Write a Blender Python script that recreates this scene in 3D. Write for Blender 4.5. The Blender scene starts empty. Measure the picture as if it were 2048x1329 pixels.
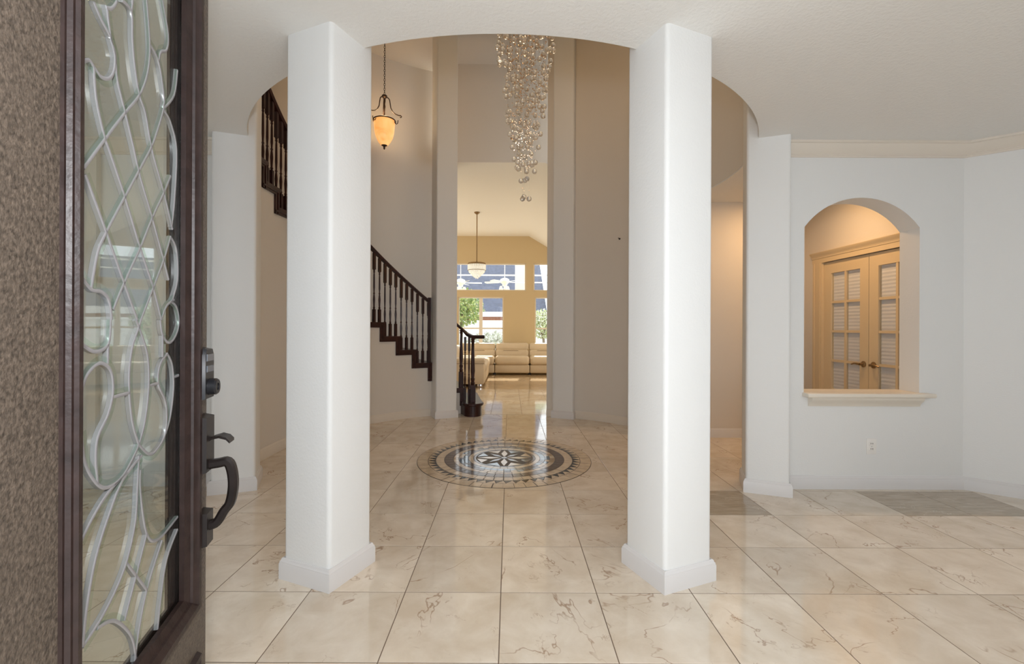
import bpy, bmesh, math, random
from mathutils import Vector, Matrix
random.seed(7)
PI = math.pi
rad = math.radians
scene = bpy.context.scene
COL = scene.collection

# ------------------------------------------------------------------ camera, world, sun, large lights, exposure
EYE = 1.27
cam_d = bpy.data.cameras.new('camera')
cam_d.sensor_width = 36.0
cam_d.lens = 908.0 / 2048.0 * 36.0
cam_d.shift_x = 5.0 / 2048.0
cam_d.shift_y = -9.5 / 2048.0
cam_d.clip_start = 0.02
cam = bpy.data.objects.new('camera', cam_d)
COL.objects.link(cam)
cam.location = (0, 0, EYE)
cam.rotation_euler = (rad(90), 0, 0)
cam.rotation_euler.rotate_axis('Z', rad(0.25))
scene.camera = cam

world = bpy.data.worlds.new('world')
scene.world = world
world.use_nodes = True
bg = world.node_tree.nodes['Background']
bg.inputs[0].default_value = (0.89, 0.95, 1.0, 1)
bg.inputs[1].default_value = 3.2

vs = scene.view_settings
scene.display_settings.display_device = 'sRGB'
vs.view_transform = 'Standard'
vs.look = 'None'
vs.exposure = -0.2
vs.gamma = 1.0
vs.use_curve_mapping = False
cy = scene.cycles
cy.use_denoising = True
cy.max_bounces = 12
cy.transparent_max_bounces = 24
cy.diffuse_bounces = 6
cy.glossy_bounces = 4
cy.transmission_bounces = 8
cy.caustics_reflective = False
cy.caustics_refractive = False
cy.sample_clamp_indirect = 6.0

def aim(o, d):
    o.rotation_euler = Vector(d).to_track_quat('-Z', 'Y').to_euler()

def area(name, loc, d, sx, sy, power, color):
    l = bpy.data.lights.new(name, 'AREA')
    l.shape = 'RECTANGLE'; l.size = sx; l.size_y = sy; l.energy = power; l.color = color
    o = bpy.data.objects.new(name, l); COL.objects.link(o)
    o.location = loc; aim(o, d)
    return o

sun_d = bpy.data.lights.new('sun', 'SUN')
sun_d.energy = 8.0; sun_d.angle = rad(0.6); sun_d.color = (1.0, 0.95, 0.86)
sun = bpy.data.objects.new('sun', sun_d); COL.objects.link(sun)
sun.location = (0, 30, 30); aim(sun, (-0.06, -0.64, -0.77))

# daylight entering through the open front doorway
area('doorway_daylight', (0.30, -0.80, 1.40), (0, 1, 0), 2.0, 2.3, 6, (0.88, 0.94, 1.0))
# the photographer's flash just above the camera: it throws the ceiling rim's shadow on the tall walls
fd = bpy.data.lights.new('camera_flash', 'POINT'); fd.energy = 88; fd.color = (0.96, 0.97, 1.0); fd.shadow_soft_size = 0.05
fo = bpy.data.objects.new('camera_flash', fd); COL.objects.link(fo); fo.location = (0.0, -0.05, 1.56)
# added fill lamps inside the living room's side walls, tilted up at its ceiling
area('living_room_fill', (-4.85, 10.6, 1.7), (1, 0, .55), 2.6, 2.2, 170, (1.0, 0.93, 0.80))
area('living_room_fill', (2.78, 10.6, 1.4), (-1, 0, 0.6), 2.6, 1.8, 65, (1.0, 0.93, 0.80))

# ------------------------------------------------------------------ materials
MATS = {}
def mat(name, color, rough=0.6, spec=0.5, metal=0.0, bump=0.0, bscale=60.0, var=0.0, vscale=3.0, emit=None, estr=0.0, detail=4.0, coords='Object'):
    if name in MATS: return MATS[name]
    m = bpy.data.materials.new(name); m.use_nodes = True
    nt = m.node_tree; b = nt.nodes['Principled BSDF']
    b.inputs['Base Color'].default_value = (*color, 1)
    b.inputs['Roughness'].default_value = rough
    b.inputs['Metallic'].default_value = metal
    b.inputs['Specular IOR Level'].default_value = spec
    if emit:
        b.inputs['Emission Color'].default_value = (*emit, 1)
        b.inputs['Emission Strength'].default_value = estr
    if bump or var:
        tc = nt.nodes.new('ShaderNodeTexCoord')
    if bump:
        n = nt.nodes.new('ShaderNodeTexNoise'); n.inputs['Scale'].default_value = bscale; n.inputs['Detail'].default_value = detail
        nt.links.new(tc.outputs[coords], n.inputs['Vector'])
        bp = nt.nodes.new('ShaderNodeBump'); bp.inputs['Strength'].default_value = bump; bp.inputs['Distance'].default_value = 0.01
        nt.links.new(n.outputs['Fac'], bp.inputs['Height'])
        nt.links.new(bp.outputs['Normal'], b.inputs['Normal'])
    if var:
        n2 = nt.nodes.new('ShaderNodeTexNoise'); n2.inputs['Scale'].default_value = vscale; n2.inputs['Detail'].default_value = 5
        nt.links.new(tc.outputs[coords], n2.inputs['Vector'])
        r = nt.nodes.new('ShaderNodeValToRGB')
        r.color_ramp.elements[0].position = 0.3; r.color_ramp.elements[1].position = 0.7
        r.color_ramp.elements[0].color = (*[max(0, c * (1 - var)) for c in color], 1)
        r.color_ramp.elements[1].color = (*[min(1, c * (1 + var)) for c in color], 1)
        nt.links.new(n2.outputs['Fac'], r.inputs['Fac'])
        nt.links.new(r.outputs['Color'], b.inputs['Base Color'])
    MATS[name] = m
    return m

def marble(name, c_lo, c_hi, vein, rough, patch=1.0, streak=False):
    m = bpy.data.materials.new(name); m.use_nodes = True
    nt = m.node_tree; N = nt.nodes; L = nt.links; b = N['Principled BSDF']
    tc = N.new('ShaderNodeTexCoord'); oi = N.new('ShaderNodeObjectInfo')
    mul = N.new('ShaderNodeMath'); mul.operation = 'MULTIPLY'; mul.inputs[1].default_value = 37.0
    L.new(oi.outputs['Random'], mul.inputs[0])
    add = N.new('ShaderNodeVectorMath'); add.operation = 'ADD'
    L.new(tc.outputs['Object'], add.inputs[0]); L.new(mul.outputs[0], add.inputs[1])
    def noise(scale, detail=5, dist=0.0, rough_=0.55, src=None):
        n = N.new('ShaderNodeTexNoise'); n.inputs['Scale'].default_value = scale; n.inputs['Detail'].default_value = detail
        n.inputs['Distortion'].default_value = dist; n.inputs['Roughness'].default_value = rough_
        L.new(src or add.outputs[0], n.inputs['Vector']); return n.outputs['Fac']
    def mth(op, a, bb=None, clamp=False):
        x = N.new('ShaderNodeMath'); x.operation = op; x.use_clamp = clamp
        for i, v in enumerate((a, bb)):
            if v is None: continue
            if isinstance(v, (int, float)): x.inputs[i].default_value = v
            else: L.new(v, x.inputs[i])
        return x.outputs[0]
    def mixc(f, a, bb):
        x = N.new('ShaderNodeMix'); x.data_type = 'RGBA'
        if isinstance(f, (int, float)): x.inputs[0].default_value = f
        else: L.new(f, x.inputs[0])
        for i, v in ((6, a), (7, bb)):
            if isinstance(v, tuple): x.inputs[i].default_value = (*v, 1)
            else: L.new(v, x.inputs[i])
        return x.outputs[2]
    src = add.outputs[0]
    if streak:
        mp = N.new('ShaderNodeMapping'); mp.inputs['Scale'].default_value = (1.0, 4.0, 1.0); L.new(src, mp.inputs[0]); src = mp.outputs[0]
    cloud = noise(5.0 * patch, 6, 0.4, 0.6, src)
    cloud = mth('MULTIPLY', mth('SUBTRACT', cloud, 0.33, True), 2.6, True)
    base = mixc(cloud, c_lo, c_hi)
    # tile to tile tone
    tone = mth('ADD', mth('MULTIPLY', oi.outputs['Random'], 0.16), 0.88)
    vm = N.new('ShaderNodeMix'); vm.data_type = 'RGBA'; vm.blend_type = 'MULTIPLY'; vm.inputs[0].default_value = 1.0
    L.new(base, vm.inputs[6])
    cmb = N.new('ShaderNodeCombineColor'); 
    for i in range(3): L.new(tone, cmb.inputs[i])
    L.new(cmb.outputs[0], vm.inputs[7]); base = vm.outputs[2]
    # thin wandering veins, broken up by a mask
    v1 = mth('ABSOLUTE', mth('SUBTRACT', noise(1.7, 5, 0.6, 0.56), 0.5))
    v1 = mth('SUBTRACT', 1.0, mth('MULTIPLY', v1, 150.0), True)
    k1 = mth('MULTIPLY', mth('SUBTRACT', noise(3.3, 3), 0.46, True), 9.0, True)
    v2 = mth('ABSOLUTE', mth('SUBTRACT', noise(3.4, 6, 1.0, 0.6), 0.47))
    v2 = mth('SUBTRACT', 1.0, mth('MULTIPLY', v2, 120.0), True)
    k2 = mth('MULTIPLY', mth('SUBTRACT', noise(6.0, 3), 0.54, True), 9.0, True)
    f = mth('ADD', mth('MULTIPLY', v1, k1), mth('MULTIPLY', mth('MULTIPLY', v2, k2), 0.6), True)
    f = mth('MULTIPLY', f, 0.8)
    base = mixc(f, base, vein)
    L.new(base, b.inputs['Base Color'])
    b.inputs['Roughness'].default_value = rough
    b.inputs['Specular IOR Level'].default_value = 0.95
    MATS[name] = m
    return m

PAINT = mat('white_wall_paint', (0.76, 0.765, 0.76), 0.55, 0.3, bump=0.12, bscale=90)
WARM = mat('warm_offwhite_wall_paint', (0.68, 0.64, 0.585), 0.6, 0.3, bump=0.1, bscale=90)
TAN = mat('tan_wall_paint', (0.60, 0.47, 0.28), 0.6, 0.3, bump=0.08, bscale=80)
CEIL = mat('textured_ceiling_paint', (0.79, 0.785, 0.765), 0.65, 0.25, bump=0.28, bscale=62, detail=3)
LCEIL = mat('cream_ceiling_paint', (0.86, 0.82, 0.73), 0.7, 0.2, bump=0.2, bscale=50)
TRIM = mat('semi_gloss_trim_paint', (0.68, 0.665, 0.66), 0.35, 0.5)
CREAM = mat('cream_trim_paint', (0.76, 0.70, 0.61), 0.4, 0.5)
DWOOD = mat('dark_mahogany_wood', (0.034, 0.010, 0.008), 0.28, 0.35, bump=0.05, bscale=30, var=0.35, vscale=9)
DOORW = mat('aged_brown_door_finish', (0.020, 0.011, 0.0095), 0.42, 0.3, bump=0.12, bscale=60, var=0.3, vscale=30)
DSTILE = mat('speckled_bronze_door_finish', (0.078, 0.060, 0.046), 0.5, 0.35, bump=0.3, bscale=200, var=0.5, vscale=160)
BRONZE = mat('oil_rubbed_bronze', (0.014, 0.010, 0.009), 0.36, 0.3, metal=0.2, var=0.3, vscale=20)
BLACKP = mat('black_plastic', (0.010, 0.010, 0.012), 0.35, 0.3)
GREYP = mat('grey_keypad_face', (0.10, 0.11, 0.13), 0.2, 0.5)
LEADC = mat('silver_lead_came', (0.30, 0.295, 0.31), 0.35, 0.5, metal=0.4)
IRON = mat('dark_bronze_iron', (0.035, 0.020, 0.014), 0.4, 0.5, metal=0.4)
BRASS = mat('aged_brass', (0.32, 0.22, 0.12), 0.3, 0.5, metal=0.9)
CHROME = mat('polished_chrome', (0.8, 0.8, 0.82), 0.1, 0.5, metal=1.0)
LEATHER = mat('cream_leather', (0.66, 0.55, 0.40), 0.42, 0.5, bump=0.1, bscale=70, var=0.05)
GROUT = mat('brown_grout', (0.17, 0.12, 0.085), 0.7)
OUTLET = mat('white_plastic', (0.82, 0.80, 0.77), 0.35)
DARK = mat('dark_slot', (0.02, 0.02, 0.02), 0.6)
TILE = marble('polished_cream_marble', (0.66, 0.555, 0.43), (0.82, 0.735, 0.62), (0.32, 0.19, 0.11), 0.065)
TILED = marble('polished_grey_brown_marble', (0.33, 0.26, 0.18), (0.47, 0.39, 0.29), (0.62, 0.52, 0.40), 0.10, 1.4, True)
TILEL = marble('polished_tan_marble', (0.55, 0.40, 0.24), (0.68, 0.52, 0.34), (0.34, 0.22, 0.12), 0.12)
T_CREAM = mat('cream_tessera', (0.62, 0.50, 0.36), 0.12, 0.5, var=0.12, vscale=14)
T_TAN = mat('tan_tessera', (0.42, 0.31, 0.20), 0.12, 0.5, var=0.15, vscale=14)
T_BLACK = mat('black_tessera', (0.022, 0.020, 0.020), 0.10, 0.5)
T_BROWN = mat('dark_brown_tessera', (0.10, 0.062, 0.042), 0.12, 0.5, var=0.3, vscale=12)
T_BLUE = mat('blue_grey_tessera', (0.13, 0.17, 0.22), 0.08, 0.5, var=0.3, vscale=12)

def glass_thin(name, tint, ior=1.5, rough=0.0, bump=0.0):
    m = bpy.data.materials.new(name); m.use_nodes = True
    nt = m.node_tree; N = nt.nodes; L = nt.links
    for n in list(N): N.remove(n)
    out = N.new('ShaderNodeOutputMaterial'); tr = N.new('ShaderNodeBsdfTransparent'); gl = N.new('ShaderNodeBsdfGlossy')
    lw = N.new('ShaderNodeLayerWeight'); lw.inputs['Blend'].default_value = 0.5; mx = N.new('ShaderNodeMixShader')
    f0 = ((ior - 1) / (ior + 1)) ** 2
    pw = N.new('ShaderNodeMath'); pw.operation = 'POWER'; pw.inputs[1].default_value = 5.0
    fr = N.new('ShaderNodeMath'); fr.operation = 'MULTIPLY_ADD'; fr.inputs[1].default_value = 1 - f0; fr.inputs[2].default_value = f0
    L.new(lw.outputs['Facing'], pw.inputs[0]); L.new(pw.outputs[0], fr.inputs[0])
    tr.inputs[0].default_value = (*tint, 1); gl.inputs['Roughness'].default_value = rough
    L.new(fr.outputs[0], mx.inputs[0]); L.new(tr.outputs[0], mx.inputs[1]); L.new(gl.outputs[0], mx.inputs[2])
    L.new(mx.outputs[0], out.inputs[0])
    if bump:
        tc = N.new('ShaderNodeTexCoord'); nz = N.new('ShaderNodeTexNoise'); nz.inputs['Scale'].default_value = 6
        bp = N.new('ShaderNodeBump'); bp.inputs['Strength'].default_value = bump; bp.inputs['Distance'].default_value = 0.01
        L.new(tc.outputs['Object'], nz.inputs[0]); L.new(nz.outputs[0], bp.inputs['Height']); L.new(bp.outputs[0], gl.inputs['Normal'])
    MATS[name] = m
    return m
PANE = glass_thin('clear_window_glass', (0.97, 0.98, 0.98), 1.35)
DPANE = glass_thin('bevelled_door_glass', (0.93, 0.965, 0.94), 1.62, 0.015, 0.02)
BEVG = glass_thin('green_tinted_bevel_glass', (0.84, 0.92, 0.87), 1.22, 0.08)
def glass_solid(name, tint):
    m = bpy.data.materials.new(name); m.use_nodes = True
    b = m.node_tree.nodes['Principled BSDF']
    b.inputs['Base Color'].default_value = (*tint, 1); b.inputs['Roughness'].default_value = 0.0
    b.inputs['Transmission Weight'].default_value = 1.0; b.inputs['IOR'].default_value = 1.45
    MATS[name] = m
    return m
CRYSTAL = glass_solid('clear_crystal', (1.0, 0.99, 0.97))

# ------------------------------------------------------------------ mesh helpers
class MB:
    def __init__(s): s.v = []; s.f = []
    def add(s, vs, fs):
        n = len(s.v); s.v += [tuple(p) for p in vs]; s.f += [tuple(i + n for i in f) for f in fs]; return s
    def box(s, x0, x1, y0, y1, z0, z1):
        return s.add([(x0,y0,z0),(x1,y0,z0),(x1,y1,z0),(x0,y1,z0),(x0,y0,z1),(x1,y0,z1),(x1,y1,z1),(x0,y1,z1)],
                     [(0,3,2,1),(4,5,6,7),(0,1,5,4),(1,2,6,5),(2,3,7,6),(3,0,4,7)])
    def rbox(s, x0, x1, y0, y1, z0, z1, r, seg=2):
        bm = bmesh.new(); bmesh.ops.create_cube(bm, size=1)
        for v in bm.verts:
            v.co = Vector((x0 + (v.co.x + .5) * (x1 - x0), y0 + (v.co.y + .5) * (y1 - y0), z0 + (v.co.z + .5) * (z1 - z0)))
        bmesh.ops.bevel(bm, geom=bm.edges[:], offset=r, segments=seg, profile=0.5, affect='EDGES')
        bm.verts.index_update()
        s.add([v.co[:] for v in bm.verts], [tuple(v.index for v in f.verts) for f in bm.faces]); bm.free()
        return s
    def prism(s, poly, z0, z1, fn=None):
        fn = fn or (lambda a, b, c: (a, b, c))
        n = len(poly)
        vs = [fn(p[0], p[1], z0) for p in poly] + [fn(p[0], p[1], z1) for p in poly]
        return s.add(vs, [tuple(range(n))[::-1], tuple(range(n, 2 * n))] + [(i, (i + 1) % n, n + (i + 1) % n, n + i) for i in range(n)])
    def lathe(s, prof, c=(0, 0, 0), seg=20, caps=True, fn=None):
        fn = fn or (lambda x, y, z: (c[0] + x, c[1] + y, c[2] + z))
        vs = []; fs = []
        for r, z in prof:
            for i in range(seg):
                a = 2 * PI * i / seg; vs.append(fn(r * math.cos(a), r * math.sin(a), z))
        for j in range(len(prof) - 1):
            for i in range(seg):
                fs.append((j * seg + i, j * seg + (i + 1) % seg, (j + 1) * seg + (i + 1) % seg, (j + 1) * seg + i))
        if caps:
            fs.append(tuple(range(seg))[::-1]); k = (len(prof) - 1) * seg; fs.append(tuple(range(k, k + seg)))
        return s.add(vs, fs)
    def tube(s, pts, r, seg=8, closed=False, flat=None):
        P = [Vector(p) for p in pts]; n = len(P); vs = []; fs = []
        up0 = None
        for i in range(n):
            a = P[i - 1] if (i > 0 or closed) else P[i]; b = P[(i + 1) % n] if (i < n - 1 or closed) else P[i]
            t = (b - a).normalized()
            if up0 is None:
                up0 = Vector((0, 0, 1)) if abs(t.z) < 0.9 else Vector((1, 0, 0))
            side = t.cross(up0)
            if side.length < 1e-6: side = t.orthogonal()
            side.normalize(); up = side.cross(t).normalized(); up0 = up
            ri = r[i] if isinstance(r, (list, tuple)) else r
            for k in range(seg):
                q = 2 * PI * (k + .5) / seg
                vs.append(P[i] + side * (ri * math.cos(q)) + up * (ri * math.sin(q)))
        m = n if closed else n - 1
        for i in range(m):
            for k in range(seg):
                j = (i + 1) % n
                fs.append((i * seg + k, i * seg + (k + 1) % seg, j * seg + (k + 1) % seg, j * seg + k))
        if not closed:
            fs.append(tuple(range(seg))[::-1]); fs.append(tuple(range((n - 1) * seg, n * seg)))
        return s.add([v[:] for v in vs], fs)
    def sweep(s, prof, path, closed=False):
        # prof: (a, b) pairs, a along the left-hand normal of the path in plan, b upward
        P = [Vector(p) for p in path]; n = len(P); m = len(prof); vs = []; fs = []
        for i in range(n):
            def nrm(u, v):
                d = (v - u); d.z = 0; d.normalize(); return Vector((-d.y, d.x, 0))
            if closed or 0 < i < n - 1:
                n1 = nrm(P[i - 1], P[i]); n2 = nrm(P[i], P[(i + 1) % n]); w = (n1 + n2).normalized(); w = w / max(0.3, w.dot(n1))
            elif i == 0: w = nrm(P[0], P[1])
            else: w = nrm(P[-2], P[-1])
            for a, b in prof: vs.append((P[i] + w * a + Vector((0, 0, b)))[:])
        for i in range(n if closed else n - 1):
            j = (i + 1) % n
            for k in range(m):
                fs.append((i * m + k, i * m + (k + 1) % m, j * m + (k + 1) % m, j * m + k))
        if not closed:
            fs.append(tuple(range(m))); fs.append(tuple(range((n - 1) * m, n * m))[::-1])
        return s.add(vs, fs)
    def ball(s, c, r, u=10, v=6):
        prof = [(max(1e-4, r * math.sin(PI * j / v)), -r * math.cos(PI * j / v)) for j in range(v + 1)]
        return s.lathe(prof, c, u)
    def mesh(s, name, smooth=35):
        me = bpy.data.meshes.new(name); me.from_pydata(s.v, [], s.f); me.update()
        bm = bmesh.new(); bm.from_mesh(me); bmesh.ops.recalc_face_normals(bm, faces=bm.faces[:]); bm.to_mesh(me); bm.free()
        if smooth:
            me.polygons.foreach_set('use_smooth', [True] * len(me.polygons)); me.set_sharp_from_angle(angle=rad(smooth))
        return me

BASE = {}
def link(name, me, material, parent=None):
    o = bpy.data.objects.new(name, me); COL.objects.link(o)
    if material and len(me.materials) == 0: me.materials.append(material)
    if parent is not None:
        o.parent = parent
        if parent.name in BASE: o.matrix_parent_inverse = BASE[parent.name]
    return o
def build(mb, name, material, parent=None, smooth=35):
    return link(name, mb.mesh(name, smooth), material, parent)
def tag(o, label, cat=None, group=None, kind=None):
    o['label'] = label
    if cat: o['category'] = cat
    if group: o['group'] = group
    if kind: o['kind'] = kind
    return o
def thing(name, loc, label, cat, group=None, kind=None, rz=0.0):
    o = bpy.data.objects.new(name, None); COL.objects.link(o); o.location = loc; o.rotation_euler = (0, 0, rz); o.empty_display_size = 0.1
    BASE[o.name] = (Matrix.Translation(Vector(loc)) @ Matrix.Rotation(rz, 4, 'Z')).inverted()
    return tag(o, label, cat, group, kind)
def local_thing(name, loc, label, cat, group=None, kind=None, rz=0.0):
    o = thing(name, loc, label, cat, group, kind, rz); del BASE[o.name]; return o
def copy_tree(o, parent=None):
    c = o.copy(); COL.objects.link(c)
    if parent is not None: c.parent = parent
    for ch in o.children: copy_tree(ch, c)
    return c
def struct(mb, name, material, label, cat, smooth=35):
    return tag(build(mb, name, material, None, smooth), label, cat, None, 'structure')

# ------------------------------------------------------------------ plan of the house
CX, CY = -0.055, 4.45          # centre of the round hall
CZ = 2.735                     # foyer ceiling
TOP = 5.5                      # ceiling of the round hall
def pol(deg, R, z=None):
    a = rad(deg); p = (CX - R * math.sin(a), CY + R * math.cos(a))
    return p if z is None else (p[0], p[1], z)
def arcpts(d0, d1, R, n, z=None):
    return [pol(d0 + (d1 - d0) * i / n, R, z) for i in range(n + 1)]
def arcwall(mb, R0, R1, d0, d1, z0, z1, n=24):
    a = arcpts(d0, d1, R0, n); b = arcpts(d0, d1, R1, n)
    for i in range(n):
        mb.prism([a[i], a[i + 1], b[i + 1], b[i]], z0, z1)
    return mb
def arcshell(mb, R0, R1, d0, d1, z0, z1, n=24):
    # closed curved slab without inner partitions
    a = arcpts(d0, d1, R0, n); b = arcpts(d0, d1, R1, n); vs = []; fs = []
    for p, q in zip(a, b):
        vs += [(*p, z0), (*q, z0), (*q, z1), (*p, z1)]
    for i in range(n):
        k = i * 4; m = k + 4
        for e in range(4): fs.append((k + e, k + (e + 1) % 4, m + (e + 1) % 4, m + e))
    fs += [(0, 1, 2, 3), tuple(n * 4 + e for e in (3, 2, 1, 0))]
    return mb.add(vs, fs)

# ------------------------------------------------------------------ floor
T = 0.4572
ROW0, COL0 = 2.172, -0.036
fl = MB().box(-5.2, 5.2, -0.45, 9.29, -0.12, -0.0012)
floor = struct(fl, 'floor', GROUT, 'polished cream marble tile floor of the foyer and round hall', 'floor')
def tile_mesh(w, d, name):
    g, c, h = 0.0021, 0.0010, 0.011
    mb = MB(); x = w / 2 - g; y = d / 2 - g
    vs = [(sx * x, sy * y, -h) for sx, sy in ((-1,-1),(1,-1),(1,1),(-1,1))] + [(sx * x, sy * y, -c * 0.7) for sx, sy in ((-1,-1),(1,-1),(1,1),(-1,1))] + \
         [(sx * (x - c), sy * (y - c), 0) for sx, sy in ((-1,-1),(1,-1),(1,1),(-1,1))]
    fs = [(0,3,2,1)] + [(i, (i+1)%4, 4+(i+1)%4, 4+i) for i in range(4)] + [(4+i, 4+(i+1)%4, 8+(i+1)%4, 8+i) for i in range(4)] + [(8,9,10,11)]
    mb.add(vs, fs); return mb.mesh(name, 0)
me_tile = tile_mesh(T, T, 'floor_tile'); me_tile.materials.append(TILE)
me_tiled = tile_mesh(T, T, 'floor_tile_dark'); me_tiled.materials.append(TILED)
me_tilec = tile_mesh(T, .318, 'floor_tile_cut'); me_tilec.materials.append(TILE)
MED_C, MED_R = (-0.045, 4.405), 0.832
def seen(x, y, m=0.35):
    return y > 1.2 and abs(x) < 1.14 * y + m
def tile_zone(x, y):
    r = math.hypot(x - CX, y - CY)
    if y < 3.85: return abs(x) < 4.9
    if y > 6.63: return False
    if r < 2.75: return True
    return x > 1.5 and y < 5.7 and x < 3.75
dark_spots = [(1.63, 3.30), (3.02, 3.32), (3.44, 3.32)]
ntile = 0
rest = MB()
for j in range(-8, 10):
    for i in range(-12, 13):
        x0, y0 = COL0 + i * T, ROW0 + j * T
        x, y = x0 + T / 2, y0 + T / 2
        if not tile_zone(x, y): continue
        if all(math.hypot(x + sx * T / 2 - MED_C[0], y + sy * T / 2 - MED_C[1]) < MED_R - 0.02 for sx in (-1, 1) for sy in (-1, 1)): continue
        if not seen(x, y):
            if abs(x) < 4.9: rest.box(x0 + .0016, x0 + T - .0016, y0 + .0016, y0 + T - .0016, -0.011, 0)
            continue
        dk = any(abs(x - a) < T / 2 and abs(y - b) < T / 2 for a, b in dark_spots)
        if j == 9:
            o = link('floor_tile', me_tilec, None, floor); o.location = (x, y0 + .159, 0)
        else:
            o = link('floor_tile', me_tiled if dk else me_tile, None, floor); o.location = (x, y, 0)
        ntile += 1
# passage towards the living room: the grid is offset there
for j in range(0, 6):
    for i in range(-4, 5):
        x, y = -0.27 + (i + .5) * T, 6.609 + (j + .5) * 0.4468
        if abs(x) > 0.19 * y + 0.2: continue
        if not hasattr(tile_mesh, 'p'): tile_mesh.p = tile_mesh(T, 0.4468, 'passage_tile'); tile_mesh.p.materials.append(TILE)
        o = link('floor_tile', tile_mesh.p, None, floor); o.location = (x, y, 0); ntile += 1
ro = build(rest, 'floor_tile_field', TILE, floor, 0); ro['kind'] = 'stuff'
struct(MB().box(-5.1, 3.0, 9.29, 13.4, -0.12, 0.0), 'floor_living_room', TILEL, 'tan stone floor in front of the cream sofa', 'floor')

# round mosaic medallion let into the floor
med = thing('floor_medallion', (*MED_C, 0), 'round stone mosaic medallion with dark triangle border in the tile floor', 'medallion')
def ring_cell(mb, r0, r1, a0, a1, gap=0.0028, n=2, z0=0.0, z1=0.0032, c=MED_C):
    ga0, ga1 = gap / r0, gap / r1
    pts = [(r0, a0 + ga0 + (a1 - a0 - 2 * ga0) * k / n) for k in range(n + 1)] + [(r1, a1 - ga1 - (a1 - a0 - 2 * ga1) * k / n) for k in range(n + 1)]
    pts = [(pts[k][0] + (gap if k <= n else -gap), pts[k][1]) for k in range(len(pts))]
    mb.prism([(c[0] + r * math.cos(a), c[1] + r * math.sin(a)) for r, a in pts], z0, z1)
build(MB().lathe([(MED_R, -0.003), (MED_R, 0.0018), (MED_R - 0.004, 0.0022)], (*MED_C, 0), 96), 'grout_bed', mat('dark_mosaic_grout', (0.07, 0.055, 0.045), 0.5), med, 0)
rings = [(0.727, 0.830, 56, 'c'), (0.655, 0.727, 56, 'tri'), (0.575, 0.655, 48, 'c'), (0.490, 0.575, 44, 'b'), (0.440, 0.490, 40, 'c2')]
for r0, r1, n, k in rings:
    for i in range(n):
        a0 = 2 * PI * i / n; a1 = 2 * PI * (i + 1) / n
        if k == 'tri':
            g = 0.0025
            P = lambda r, a: (MED_C[0] + r * math.cos(a), MED_C[1] + r * math.sin(a))
            e = g / r0
            build(MB().prism([P(r0 + g, a0 + e), P(r0 + g, a1 - 2.2 * e), P(r1 - 0.8 * g, (a0 + a1) / 2 - 0.2 * (a1 - a0))], 0, 0.0032), 'tessera', T_BLACK, med, 0)
            build(MB().prism([P(r1 - g, (a0 + a1) / 2 - 0.2 * (a1 - a0)), P(r1 - g, a1 + 0.3 * (a1 - a0) - 2 * e), P(r0 + 2.5 * g, a1)], 0, 0.0032), 'tessera', T_CREAM, med, 0)
        else:
            m = {'c': T_CREAM, 'b': T_BROWN, 'c2': random.choice([T_CREAM, T_TAN])}[k]
            mb = MB(); ring_cell(mb, r0, r1, a0 + random.uniform(-.006, .006), a1)
            build(mb, 'tessera', m, med, 0)
small = {'c': MB(), 'd': MB(), 'b': MB()}
for r0, r1, n, ks in [(0.395, 0.440, 44, 'dbc'), (0.345, 0.395, 40, 'dbb'), (0.300, 0.345, 30, 'c'), (0.272, 0.300, 30, 'd')]:
    for i in range(n):
        ring_cell(small[random.choice(ks)], r0, r1, 2 * PI * i / n, 2 * PI * (i + 1) / n, 0.002)
for i in range(8):                                   # star of long petals
    a = 2 * PI * i / 8; R1 = 0.262 if i % 2 == 0 else 0.20
    P = lambda r, b: (MED_C[0] + r * math.cos(b), MED_C[1] + r * math.sin(b))
    w = 0.30
    small['c' if i % 2 == 0 else 'd'].prism([P(0.03, a), P(R1 * .55, a - w * .75), P(R1, a), P(R1 * .55, a + w * .75)], 0, 0.0034)
    small['b' if i % 2 else 'c'].prism([P(0.266, a + .13), P(0.266, a + PI / 4 - .13), P(0.17, a + PI / 8)], 0, 0.0032)
small['d'].lathe([(0.028, 0), (0.028, 0.0036)], (*MED_C, 0), 16)
for k, m in (('c', T_CREAM), ('d', T_BROWN), ('b', T_BLUE)):
    o = build(small[k], 'small_tesserae', m, med, 0); o['kind'] = 'stuff'

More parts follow.
